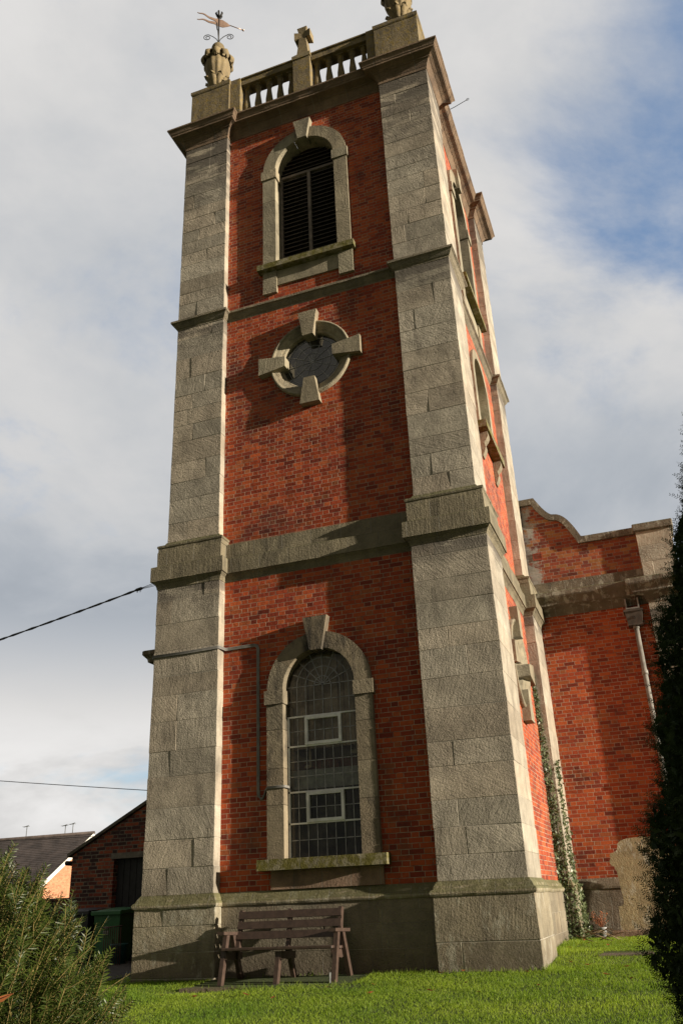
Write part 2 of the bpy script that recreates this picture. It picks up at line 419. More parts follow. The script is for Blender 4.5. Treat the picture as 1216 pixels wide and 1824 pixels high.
PAL = [(0.0, (0.20, 0.026, 0.009)), (0.15, (0.29, 0.038, 0.010)), (0.5, (0.40, 0.060, 0.012)), (0.85, (0.50, 0.098, 0.020)), (1.0, (0.36, 0.100, 0.032))]
M = {}
M['brick'] = brick_mat('red_brick', PAL, (0.44, 0.34, 0.25), soot=0.62)
M['brick_nave'] = brick_mat('nave_brick', PAL, (0.44, 0.34, 0.25), soot=0.62)
M['brick_parapet'] = brick_mat('parapet_brick', [(0, (0.13, 0.03, 0.018)), (0.3, (0.26, 0.05, 0.022)), (0.7, (0.36, 0.085, 0.028)), (1, (0.36, 0.16, 0.05))], (0.30, 0.25, 0.2), soot=0.25, efflo=True)
M['brick_shed'] = brick_mat('shed_brick', [(0, (0.05, 0.025, 0.025)), (0.3, (0.10, 0.03, 0.024)), (0.55, (0.26, 0.055, 0.028)), (1, (0.40, 0.10, 0.04))], (0.30, 0.26, 0.20), joint=0.0075, z0=0.3, soot=0.25)
M['brick_house'] = brick_mat('house_brick', [(0, (0.44, 0.17, 0.085)), (0.5, (0.52, 0.22, 0.11)), (1, (0.58, 0.27, 0.14))], (0.50, 0.36, 0.24), z0=0.4, soot=0.0)
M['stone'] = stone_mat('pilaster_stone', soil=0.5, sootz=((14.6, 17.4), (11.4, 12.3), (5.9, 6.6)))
M['mortar'] = plain('lime_mortar', (0.33, 0.30, 0.245), 0.95, var=0.35, scale=2.0, bmp=0.4)
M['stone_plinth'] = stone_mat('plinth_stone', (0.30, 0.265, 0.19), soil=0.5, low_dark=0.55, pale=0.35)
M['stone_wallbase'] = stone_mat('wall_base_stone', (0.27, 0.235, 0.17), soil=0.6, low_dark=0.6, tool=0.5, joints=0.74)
M['stone_mould'] = stone_mat('mossy_moulding_stone', (0.31, 0.275, 0.18), soil=0.45, moss=0.62, pale=0.35, tool=0.3, joints=0.62)
M['stone_band'] = stone_mat('band_stone', (0.25, 0.222, 0.15), soil=0.65, moss=0.55, dark=(0.07,0.06,0.042), tool=0.9, joints=0.55)
M['stone_string'] = stone_mat('string_stone', (0.26, 0.23, 0.165), soil=0.55, moss=0.6, tool=0.2, joints=0.7)
M['stone_cornice'] = stone_mat('cornice_stone', (0.25, 0.175, 0.115), dark=(0.045, 0.033, 0.026), soil=0.75, moss=0.35, tool=0.12, joints=0.8)
M['stone_ped'] = stone_mat('pedestal_stone', (0.24, 0.195, 0.115), soil=0.7, dark=(0.05, 0.042, 0.03), moss=0.5, lichen=0.75, tool=0.2)
M['stone_urn'] = stone_mat('urn_stone', (0.28, 0.225, 0.13), soil=0.65, dark=(0.05, 0.04, 0.025), moss=0.7, mosscol=(0.17, 0.15, 0.03), lichen=0.25, tool=0.1, bumps=0.4)
M['stone_win'] = stone_mat('window_stone', (0.33, 0.29, 0.205), soil=0.55, tool=0.9, dark=(0.09, 0.075, 0.055))
M['stone_winlow'] = stone_mat('lower_window_stone', (0.25, 0.21, 0.145), soil=0.95, tool=0.9, dark=(0.03, 0.025, 0.02), moss=0.2)
M['stone_sill'] = stone_mat('mossy_sill_stone', (0.27, 0.24, 0.15), soil=0.5, moss=1.0, mosscol=(0.16, 0.14, 0.02), tool=0.8, joints=0.95)
M['stone_pink'] = stone_mat('pinkish_stone', (0.29, 0.19, 0.13), soil=0.7, tool=0.3, joints=0.45)
M['stone_nave'] = stone_mat('nave_stone', (0.19, 0.16, 0.115), soil=0.75, moss=0.6, pale=0.55, tool=0.6, joints=0.6, dark=(0.055, 0.047, 0.037))
M['stone_naveshade'] = stone_mat('shaded_nave_base_stone', (0.20, 0.165, 0.12), soil=0.7, low_dark=0.6, tool=0.3, joints=0.8, pale=0.35)  # separate dark stone: shade on the nave plinth is put into its colour
M['stone_grave'] = stone_mat('gravestone', (0.40, 0.33, 0.19), soil=0.3, pale=0.5, tool=0.15)
M['slab'] = stone_mat('concrete_slab', (0.24, 0.20, 0.14), soil=0.6, moss=0.8, mosscol=(0.10, 0.095, 0.02), tool=0.0, bumps=0.3)
M['louvre'] = plain('louvre_timber', (0.055, 0.045, 0.037), 0.8, var=0.3, scale=20)
M['louvre_frame'] = plain('louvre_frame_paint', (0.16, 0.13, 0.11), 0.7, var=0.3)
M['lead'] = plain('lead', (0.34, 0.34, 0.34), 0.5, 0.3, 0.3, 10)
M['white_metal'] = plain('white_window_metal', (0.80, 0.80, 0.78), 0.55, var=0.2, scale=5)
M['cable'] = plain('grey_cable', (0.19, 0.18, 0.165), 0.6)
M['black_cable'] = plain('black_cable', (0.012, 0.012, 0.012), 0.5)
M['iron'] = plain('dark_iron', (0.03, 0.028, 0.025), 0.6, 0.5)
M['vane'] = plain('vane_copper', (0.45, 0.30, 0.22), 0.35, 0.6)
M['pipe'] = plain('pipe_paint', (0.25, 0.235, 0.21), 0.5, var=0.25, scale=6, bmp=0.2)
M['hopper'] = plain('hopper_lead', (0.085, 0.068, 0.055), 0.5, 0.2, 0.35, 7, bmp=0.2)
M['bench'] = plain('brown_recycled_plastic', (0.064, 0.040, 0.030), 0.5, var=0.22, scale=14, bmp=0.25, bscale=120)
M['galv'] = plain('galvanised_metal', (0.11, 0.115, 0.11), 0.6, 0.3, 0.3, 30)
M['slate'] = plain('slate', (0.088, 0.068, 0.060), 0.8, var=0.4, scale=1.5)
M['white_paint'] = plain('white_paint', (0.78, 0.75, 0.68), 0.5, var=0.05)
M['dark_door'] = plain('dark_door_paint', (0.022, 0.022, 0.024), 0.65, var=0.3)
M['lintel'] = plain('concrete_lintel', (0.20, 0.18, 0.15), 0.9, var=0.3, bmp=0.3)
M['verge'] = plain('verge_board', (0.13, 0.115, 0.09), 0.9, var=0.4, bmp=0.3)
M['green_bin'] = plain('green_bin_plastic', (0.030, 0.135, 0.045), 0.45, var=0.15)
M['grey_bin'] = plain('grey_bin_plastic', (0.030, 0.030, 0.034), 0.45, var=0.2)
M['white_print'] = plain('white_print', (0.55, 0.57, 0.52), 0.6)
M['red_wire'] = plain('rusty_red_wire', (0.085, 0.020, 0.014), 0.7)
M['teal'] = plain('teal_plastic', (0.02, 0.11, 0.10), 0.5)
M['curtain'] = plain('brown_curtain', (0.62, 0.50, 0.38), 0.9, var=0.5, scale=3)
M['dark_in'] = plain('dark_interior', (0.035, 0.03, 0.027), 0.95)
M['pale_in'] = plain('pale_ledge', (0.60, 0.62, 0.58), 0.8, var=0.35, scale=6)
M['red_in'] = plain('red_brown_wood', (0.20, 0.055, 0.035), 0.7, var=0.4, scale=9)
M['cream_in'] = plain('cream_card', (0.65, 0.55, 0.40), 0.8)
M['pot'] = plain('pale_pot', (0.30, 0.30, 0.30), 0.6, var=0.15)
M['dry'] = plain('dry_plant', (0.24, 0.085, 0.035), 0.9, var=0.4, scale=40)
M['twig'] = plain('twig_bark', (0.20, 0.145, 0.08), 0.9, var=0.4, scale=40)
M['stem'] = plain('yew_stem', (0.17, 0.125, 0.035), 0.8, var=0.35, scale=50)
M['bark'] = plain('yew_bark', (0.06, 0.035, 0.022), 0.95, var=0.4, scale=14, bmp=0.5)
M['terracotta'] = plain('vent_terracotta', (0.30, 0.06, 0.03), 0.8)

def leaf_mat(name, c0, c1, rough=0.55, trans=0.3, spec=0.3):
    mt, t, b = mat_new(name)
    at = t.new('ShaderNodeAttribute', attribute_name='rnd')
    cr = t.mix(at.outputs['Fac'], c0, c1)
    t.l.new(cr, b.inputs['Base Color']); b.inputs['Roughness'].default_value = rough
    b.inputs['Specular IOR Level'].default_value = spec
    tr = t.new('ShaderNodeBsdfTranslucent'); t.l.new(t.vmath('MULTIPLY', cr, (1.1, 1.25, 0.6)), tr.inputs[0])
    mx = t.new('ShaderNodeMixShader'); mx.inputs[0].default_value = trans
    t.l.new(b.outputs[0], mx.inputs[1]); t.l.new(tr.outputs[0], mx.inputs[2])
    t.l.new(mx.outputs[0], t.n['Material Output'].inputs[0])
    return mt
M['needle'] = leaf_mat('yew_needle', (0.009, 0.021, 0.005), (0.066, 0.090, 0.015), 0.40, 0.12)
M['needle_dark'] = leaf_mat('dark_yew_needle', (0.010, 0.020, 0.009), (0.048, 0.070, 0.022), 0.6, 0.10, 0.08)
M['ivy'] = leaf_mat('ivy_leaf', (0.05, 0.075, 0.032), (0.20, 0.23, 0.12), 0.35, 0.12)
M['hedge'] = leaf_mat('hedge_leaf', (0.015, 0.035, 0.010), (0.05, 0.09, 0.02), 0.5, 0.15)
M['grass'] = leaf_mat('grass_blade', (0.118, 0.215, 0.016), (0.375, 0.455, 0.048), 0.55, 0.45)
M['dead_leaf'] = leaf_mat('dead_leaf', (0.20, 0.055, 0.02), (0.36, 0.12, 0.04), 0.7, 0.2)

def glass_mat(name, tint, refl=0.09):
    mt, t, b = mat_new(name)
    tc = t.new('ShaderNodeTexCoord').outputs['Object']
    g = t.new('ShaderNodeBsdfGlossy'); g.inputs['Roughness'].default_value = 0.06; g.inputs['Color'].default_value = (0.8, 0.82, 0.85, 1)
    tr = t.new('ShaderNodeBsdfTransparent'); tr.inputs[0].default_value = c4(tint)
    df = t.new('ShaderNodeBsdfDiffuse'); df.inputs[0].default_value = (0.20, 0.185, 0.16, 1)
    fr = t.new('ShaderNodeFresnel'); fr.inputs[0].default_value = 1.45
    nd = t.new('ShaderNodeBump'); nd.inputs['Strength'].default_value = 0.12; nd.inputs['Distance'].default_value = 0.02
    t.l.new(t.noise(tc, 5.0, 3), nd.inputs['Height']); t.l.new(nd.outputs[0], g.inputs['Normal']); 
    f = t.math('ADD', fr.outputs[0], refl)
    dirt = t.ramp(t.noise(tc, 3.0, 5, 0.7), 0.38, 0.72, 0.06, 0.42)
    m0 = t.new('ShaderNodeMixShader'); t.l.new(dirt, m0.inputs[0]); t.l.new(tr.outputs[0], m0.inputs[1]); t.l.new(df.outputs[0], m0.inputs[2])
    mx = t.new('ShaderNodeMixShader'); t.l.new(f, mx.inputs[0]); t.l.new(m0.outputs[0], mx.inputs[1]); t.l.new(g.outputs[0], mx.inputs[2])
    t.l.new(mx.outputs[0], t.n['Material Output'].inputs[0])
    return mt
M['glass'] = glass_mat('window_glass', (0.80, 0.81, 0.78), 0.0)
M['glass_round'] = glass_mat('round_window_glass', (0.30, 0.33, 0.36), 0.12)

# ground
def ground_mat():
    mt, t, b = mat_new('lawn_soil')
    pos = t.new('ShaderNodeNewGeometry').outputs['Position']
    n = t.noise(pos, 1.2, 5, 0.6); f = t.noise(pos, 60.0, 4, 0.7)
    c = t.mix(t.ramp(n, 0.3, 0.7), (0.050, 0.080, 0.012), (0.085, 0.115, 0.018))
    c = t.mix(t.ramp(f, 0.35, 0.7), c, (0.030, 0.040, 0.012))
    t.l.new(c, b.inputs['Base Color']); b.inputs['Roughness'].default_value = 0.95
    bump(t, b, f, 0.6, 0.02)
    return mt
M['ground'] = ground_mat()
M['soil'] = plain('shady_soil', (0.035, 0.028, 0.02), 0.95, var=0.5, scale=6, bmp=0.6, bscale=20)

# ------------------------------------------------------------------ ground
def gz(x, y):
    yy = min(max(y, -60.0), 1.6)+max(0.0, min(y-1.6, 2.0))*0.35-max(0.0, min(y-3.6, 3.0))*0.25
    z = 0.302 + 0.011*min(max(x, -10), 16) + 0.055*(yy+0.12)
    if y < -14: z = 0.302 + 0.011*min(max(x, -10), 16) + 0.055*(-13.88) + 0.01*(yy+14)
    z -= 0.055*math.exp(-((x-1.5)/0.55)**2-((y+0.95)/0.25)**2)
    return z + 0.018*mnoise.noise((x*0.7, y*0.7, 3.0))
xs = sorted(set([-400, -200, -100, -60, -40, -25, -15] + [round(-10+0.5*i, 3) for i in range(60)] + [22, 30, 45, 70, 120, 250, 400]))
ys = sorted(set([-400, -200, -100, -50, -30, -22] + [round(-17+0.5*i, 3) for i in range(60)] + [16, 22, 30, 45, 70, 120, 250, 500]))
xs = sorted(set(xs + [round(-1+0.2*i, 3) for i in range(50)])); ys = sorted(set(ys + [round(-3+0.2*i, 3) for i in range(40)]))
b = MB(); nx_ = len(xs)
b.add([(x, y, gz(x, y)) for y in ys for x in xs], [(j*nx_+i, j*nx_+i+1, (j+1)*nx_+i+1, (j+1)*nx_+i) for j in range(len(ys)-1) for i in range(nx_-1)], 0, 0.5, True)
tag(b.build('ground', M['ground']), kind='structure')
# shady bare earth beside the tower
b = MB()
q = [(-9+i*0.7, -0.15+j*0.6) for j in range(10) for i in range(13)]
b.add([(x, y, gz(x, y)+0.012) for x, y in q], [(j*13+i, j*13+i+1, (j+1)*13+i+1, (j+1)*13+i) for j in range(9) for i in range(12) if (i*0.7-9 > -8 and i*0.7-9 < -0.9)], 0, 0.5, True)
tag(b.build('bare_earth', M['soil']), kind='structure')

# ------------------------------------------------------------------ TOWER
TW = 6.0; SB = 0.10; PW = 1.2546; PU = 1.067; DL = 0.20; DU = 0.16
def outline(sb, pw, d, lo=0.0, hi=TW):
    a, c = lo+sb, hi-sb
    return [(a, a), (a+pw, a), (a+pw, a+d), (c-pw, a+d), (c-pw, a), (c, a),
            (c, a+pw), (c-d, a+pw), (c-d, c-pw), (c, c-pw), (c, c),
            (c-pw, c), (c-pw, c-d), (a+pw, c-d), (a+pw, c), (a, c),
            (a, c-pw), (a+d, c-pw), (a+d, a+pw), (a, a+pw)]
OL = outline(0, PW, DL); OU = outline(SB, PU, DU)
MF = lambda u, d, v: (u, d, v)                 # front wall frame
MR = lambda u, d, v: (TW-d, u, v)              # right wall frame
ML = lambda u, d, v: (d, u, v)
MK = lambda u, d, v: (u, TW-d, v)
tower = thing('church_tower', 'tall red brick church tower with pale stone corners, belfry and balustrade', 'tower', (3, 3, 0.3))

def arch_open(cx, hw, zb, zs, n=16):
    return [(cx-hw*math.cos(math.pi*i/n), zb, zs+hw*math.sin(math.pi*i/n)) for i in range(n+1)]
def round_open(cx, cz, r, n=24):
    return [(cx-r*math.cos(math.pi*i/n), cz-r*math.sin(math.pi*i/n), cz+r*math.sin(math.pi*i/n)) for i in range(n+1)]
L0, L1, U0, U1 = 1.30, 6.70, 7.05, 17.60
for MM, lo_op, up_op in ((MF, [arch_open(3.0, 0.70, 1.74, 4.46)], None), (MR, [round_open(3.0, 5.1, 0.70)], None), (ML, [], None), (MK, [], None)):
    b = MB(); b.panel(MM, PW-0.05, TW-PW+0.05, L0, L1, DL, lo_op); b.build('brick_wall', M['brick'], tower)
    b = MB(); du = SB+DU
    # openings of the upper stage lie one above the other: two panels, split at the string course
    mid = [round_open(3.0, 10.85, 0.70)] if MM is MF else ([arch_open(3.0, 0.70, 9.72, 11.05)] if MM is MR else [])
    bel = [arch_open(3.0, 0.78, 13.2, 16.0)] if MM in (MF, MR) else []
    b.panel(MM, SB+PU-0.05, TW-SB-PU+0.05, U0, 12.40, du, mid)
    b.panel(MM, SB+PU-0.05, TW-SB-PU+0.05, 12.40, U1, du, bel); b.build('brick_wall', M['brick'], tower)
# dark inside of the tower, so that openings look into a room
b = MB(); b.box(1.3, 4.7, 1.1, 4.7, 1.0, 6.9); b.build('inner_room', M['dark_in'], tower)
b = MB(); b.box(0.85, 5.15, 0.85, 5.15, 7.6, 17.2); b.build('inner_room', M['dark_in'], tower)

def pier_blocks(b, x0, y0, x1, y1, z0, z1, sx, sy, hmin=0.33, hmax=0.50, jit=0.005, gap=0.0025):
    """coursed blocks; sx/sy: which way the pier faces outward"""
    b.box(x0+0.005, x1-0.005, y0+0.005, y1-0.005, z0-0.02, z1+0.02, 1)
    z = z0
    while z < z1-0.05:
        h = rng.uniform(hmin, hmax)
        if z1-(z+h) < hmin*0.7: h = z1-z
        mode = rng.random()
        cuts = []
        if mode < 0.48:
            f = rng.choice((rng.uniform(0.24, 0.42), rng.uniform(0.58, 0.76))); xm = x0+(x1-x0)*f
            cuts = [(x0, xm-gap/2, y0, y1), (xm+gap/2, x1, y0, y1)]
        elif mode < 0.70:
            f = rng.uniform(0.35, 0.65); ym = y0+(y1-y0)*f
            cuts = [(x0, x1, y0, ym-gap/2), (x0, x1, ym+gap/2, y1)]
        else: cuts = [(x0, x1, y0, y1)]
        for a, c, d, e in cuts:
            b.box(a, c, d, e, z+gap/2, z+h-gap/2, 0, rng.random(), jit, 0.006)
        z += h
for ix, iy in ((0, 0), (1, 0), (0, 1), (1, 1)):
    b = MB()
    x0 = 0 if ix == 0 else TW-PW; y0 = 0 if iy == 0 else TW-PW
    pier_blocks(b, x0, y0, x0+PW, y0+PW, 1.475, 6.56, ix, iy)
    x0 = SB if ix == 0 else TW-SB-PU; y0 = SB if iy == 0 else TW-SB-PU
    pier_blocks(b, x0, y0, x0+PU, y0+PU, 7.42, 12.28, ix, iy)
    pier_blocks(b, x0, y0, x0+PU, y0+PU, 12.52, 16.96, ix, iy, 0.27, 0.44)
    pier_blocks(b, x0, y0, x0+PU, y0+PU, 16.966, 17.40, ix, iy, 0.43, 0.44, 0.002)
    # moulded foot above the band
    sq = [(x0, y0), (x0+PU, y0), (x0+PU, y0+PU), (x0, y0+PU)]
    b.sweep(sq, [(-0.03, 7.20), (0.115, 7.22), (0.115, 7.305), (0.13, 7.318), (0.138, 7.34), (0.13, 7.36), (0.105, 7.375), (0.06, 7.385), (0.03, 7.41), (0.012, 7.45), (-0.03, 7.455)], 2)
    b.build('corner_pilaster', [M['stone'], M['mortar'], M['stone_band']], tower)

# plinth: blocks below the moulding
for ix, iy in ((0, 0), (1, 0), (0, 1), (1, 1)):
    b = MB(); e = 0.07
    x0 = -e if ix == 0 else TW-PW-e; y0 = -e if iy == 0 else TW-PW-e
    pier_blocks(b, x0, y0, x0+PW+2*e, y0+PW+2*e, 0.02, 1.30, ix, iy, 0.31, 0.38, 0.006, 0.007)
    b.build('plinth', [M['stone_plinth'], M['mortar']], tower)
b = MB()
for MM in (MF, MR, ML, MK):
    for k in range(4):
        z = 0.02+0.32*k; u = PW+0.05
        while u < TW-PW-0.06:
            w = min(rng.uniform(0.6, 1.0), TW-PW-0.05-u)
            if TW-PW-0.05-(u+w) < 0.3: w = TW-PW-0.05-u
            b.prism(MM, [(u+0.003, z+0.003), (u+w-0.003, z+0.003), (u+w-0.003, z+0.317), (u+0.003, z+0.317)], DL-0.07, DL+0.3, 0, rng.random(), 0.003); u += w
    b.prism(MM, [(PW, 0.0), (TW-PW, 0.0), (TW-PW, 1.3), (PW, 1.3)], DL-0.062, DL+0.2, 1)
b.build('plinth_wall', [M['stone_wallbase'], M['mortar']], tower)
b = MB(); b.sweep(OL, [(-0.06, 1.27), (0.07, 1.285), (0.092, 1.292), (0.104, 1.315), (0.104, 1.34), (0.092, 1.363), (0.07, 1.372), (0.062, 1.385), (0.05, 1.42), (0.024, 1.455), (0.012, 1.478), (-0.06, 1.482)])
b.build('plinth_moulding', M['stone_mould'], tower)
b = MB(); b.sweep(OL, [(-0.06, 6.515), (0.006, 6.52), (0.012, 6.55), (0.035, 6.60), (0.07, 6.632), (0.078, 6.648), (0.10, 6.65), (0.10, 6.92), (0.094, 6.932), (0.022, 6.95), (0.022, 7.228), (0.016, 7.236), (-0.10, 7.25)])
b.build('band_course', M['stone_band'], tower)
b = MB(); b.sweep(OU, [(-0.06, 12.245), (0.004, 12.25), (0.010, 12.28), (0.03, 12.30), (0.052, 12.335), (0.075, 12.38), (0.10, 12.395), (0.112, 12.40), (0.112, 12.445), (0.10, 12.455), (0.03, 12.50), (-0.06, 12.53)])
b.build('string_course', M['stone_string'], tower)
b = MB(); b.sweep(OU, [(-0.06, 17.385), (0.012, 17.39), (0.012, 17.46), (0.022, 17.475), (0.045, 17.53), (0.085, 17.60), (0.10, 17.61), (0.115, 17.615), (0.115, 17.64), (0.16, 17.665), (0.255, 17.685), (0.26, 17.73), (0.272, 17.735), (0.285, 17.765), (0.305, 17.80), (0.33, 17.825), (0.335, 17.83), (0.335, 17.868), (0.31, 17.885), (0.0, 17.96), (-0.5, 17.97)])
b.build('cornice', M['stone_cornice'], tower)

# ---- windows -------------------------------------------------------------
def keystone(MM, cx, z0, z1, w0, w1, d0, d1, name='keystone', mat=None, par=None):
    b = MB(); b.prism(MM, [(cx-w0/2, z0), (cx+w0/2, z0), (cx+w1/2, z1), (cx-w1/2, z1)], d0, d1, 0, rng.random(), 0.004); return b.build(name, mat, par)
def rect(b, MM, u0, u1, v0, v1, d0, d1, mat=0, rnd=None, jit=0.003):
    b.prism(MM, [(u0, v0), (u1, v0), (u1, v1), (u0, v1)], d0, d1, mat, rng.random() if rnd is None else rnd, jit)

# lower arched window, front
def lower_window(MM):
    dw = DL; st = M['stone_winlow']
    b = MB()
    for s in (-1, 1):
        z = 1.90
        for h in (0.78, 0.55, 0.60, 0.405):
            a, c = sorted((3.0+s*0.62, 3.0+s*0.905)); rect(b, MM, a, c, z+0.003, z+h-0.003, dw-0.085, dw+0.20); z += h
    n = 5
    for i in range(n):     # voussoirs
        a0 = math.pi*i/n+0.003; a1 = math.pi*(i+1)/n-0.003
        k = len(b.f); b.ring(MM, 3.0, 4.46, [(0.62, dw-0.085), (0.895, dw-0.085), (0.895, dw+0.20), (0.62, dw+0.20)], a0, a1, 8)
        r = rng.random()
        for j in range(k, len(b.f)): b.r[j] = r
    win = b.build('arched_window', st, tower)
    for s in (-1, 1):
        b = MB()
        a, c = sorted((3.0+s*0.60, 3.0+s*0.935)); rect(b, MM, a, c, 4.238, 4.462, dw-0.115, dw+0.19); b.build('impost', st, win)
    keystone(MM, 3.0, 5.035, 5.60, 0.20, 0.43, dw-0.16, dw+0.1, 'keystone', st, win)
    b = MB(); b.prism(MM, [(1.98, 1.745), (4.03, 1.745), (4.03, 1.90), (1.98, 1.90)], dw-0.22, dw+0.22, 0, 0.4, 0.006); b.build('sill', M['stone_sill'], win)
    b = MB(); rect(b, MM, 2.14, 3.92, 1.483, 1.743, dw-0.05, dw+0.05); b.build('apron', M['stone_pink'], win)
    dg = dw+0.13
    pts = [(3.0-0.65, 1.88), (3.0+0.65, 1.88), (3.0+0.65, 4.46)]+[(3.0+0.65*math.cos(math.pi*i/20), 4.46+0.65*math.sin(math.pi*i/20)) for i in range(1, 20)]+[(3.0-0.65, 4.46)]
    b = MB(); b.add([MM(u, dg, v) for u, v in pts], [tuple(range(len(pts)))]); b.build('glass', M['glass'], win)
    # leads
    b = MB(); dl = dg-0.008
    def lead(p, q, w=0.011): b.bar(MM(p[0], dl, p[1]), MM(q[0], dl, q[1]), w, 0.008, 0, 0.5)
    us = [3.0-0.6+0.15*i for i in range(1, 8)]
    for u in us: lead((u, 1.90), (u, 4.52))
    for v in (2.16, 2.63, 3.10, 3.33, 3.80, 4.28, 4.52): lead((2.38, v), (3.62, v))
    for r in (0.14, 0.30, 0.45):
        for i in range(16):
            a, c = math.pi*i/16, math.pi*(i+1)/16; lead((3.0+r*math.cos(a), 4.52+r*math.sin(a)), (3.0+r*math.cos(c), 4.52+r*math.sin(c)))
    for i in range(1, 8):
        a = math.pi*i/8; lead((3.0, 4.52), (3.0+0.56*math.cos(a), 4.52+0.56*math.sin(a)))
    b.build('leading', M['lead'], win)
    b = MB(); df = dg-0.02
    def fr(u0, u1, v0, v1): rect(b, MM, u0, u1, v0, v1, df-0.012, df+0.03, 0, 0.5, 0)
    for v in (4.03, 3.563, 2.865, 2.40): fr(2.38, 3.62, v-0.012, v+0.012)
    fr(2.38, 2.408, 1.90, 4.016); fr(3.592, 3.62, 1.90, 4.016)
    b.build('window_frame', M['white_metal'], win)
    for v0, v1 in ((3.575, 4.018), (2.412, 2.853)):
        b = MB()
        rect(b, MM, 2.69, 2.735, v0, v1, df-0.035, df+0.02, 0, 0.5, 0); rect(b, MM, 3.265, 3.31, v0, v1, df-0.035, df+0.02, 0, 0.5, 0)
        rect(b, MM, 2.737, 3.263, v0, v0+0.045, df-0.033, df+0.02, 0, 0.5, 0); rect(b, MM, 2.737, 3.263, v1-0.045, v1, df-0.033, df+0.02, 0, 0.5, 0)
        b.build('opening_light', M['white_metal'], win)
    # what is seen through it
    b = MB()
    for i in range(16):
        u = 2.3+i*0.09; rect(b, MM, u, u+0.085, 3.55, 5.3, dw+0.32+0.03*math.sin(i*1.9), dw+0.38)
    b.build('curtain', M['curtain'], win)
    b = MB(); rect(b, MM, 2.2, 3.8, 2.93, 3.22, dw+0.30, dw+0.34); b.build('inner_ledge', M['pale_in'], win)
    b = MB(); rect(b, MM, 2.2, 3.8, 3.225, 3.42, dw+0.60, dw+0.64); 
    for i in range(5): rect(b, MM, 2.62+0.1*i, 2.69+0.1*i, 3.225, 3.35+0.03*(i % 2), dw+0.5, dw+0.56)
    b.build('inner_shelf', M['red_in'], win)
    for q in ((2.60, 2.64, 3.32, 3.72, dw+0.45, dw+0.47), (2.55, 2.66, 3.26, 3.31, dw+0.40, dw+0.44), (3.3, 3.7, 3.44, 3.50, dw+0.5, dw+0.54)):
        b = MB(); rect(b, MM, *q); b.build('stored_card', M['cream_in'], win)
lower_window(MF)

def round_window(MM, cz, dw, st):
    b = MB()
    b.ring(MM, 3.0, cz, [(0.60, dw+0.20), (0.60, dw+0.03), (0.63, dw+0.005), (0.655, dw+0.012), (0.665, dw-0.01), (0.70, dw-0.02), (0.745, dw-0.055), (0.775, dw-0.06), (0.785, dw-0.085), (0.825, dw-0.085), (0.835, dw-0.06), (0.835, dw+0.08)], 0, 2*math.pi, 56, 0, True, False)
    for j in range(len(b.f)): b.r[j] = 0.45+0.1*math.sin(j)
    win = b.build('round_window', st, tower)
    for k in range(4):
        a = k*math.pi/2+math.pi/2; ca, sa = math.cos(a), math.sin(a)
        poly = [(3.0+ca*r-sa*w, cz+sa*r+ca*w) for r, w in ((0.49, -0.11), (1.05, -0.195), (1.05, 0.195), (0.49, 0.11))]
        bb = MB(); bb.prism(MM, poly, dw-0.15, dw+0.1, 0, rng.random(), 0.004); bb.build('keystone', st, win)
    dg = dw+0.10
    b = MB(); b.add([MM(3.0+0.60*math.cos(2*math.pi*i/40), dg, cz+0.60*math.sin(2*math.pi*i/40)) for i in range(40)], [tuple(range(40))]); b.build('glass', M['glass_round'], win)
    b = MB(); dl = dg-0.007
    for r in (0.20, 0.37, 0.52):
        for i in range(24):
            a, c = 2*math.pi*i/24, 2*math.pi*(i+1)/24
            b.bar(MM(3.0+r*math.cos(a), dl, cz+r*math.sin(a)), MM(3.0+r*math.cos(c), dl, cz+r*math.sin(c)), 0.007, 0.006)
    for i in range(12):
        a = 2*math.pi*i/12+0.1; b.bar(MM(3.0, dl, cz), MM(3.0+0.585*math.cos(a), dl, cz+0.6*math.sin(a)), 0.007, 0.006)
    b.build('leading', M['lead'], win)
round_window(MF, 10.85, SB+DU, M['stone_win'])
round_window(MR, 5.10, DL, M['stone_win'])

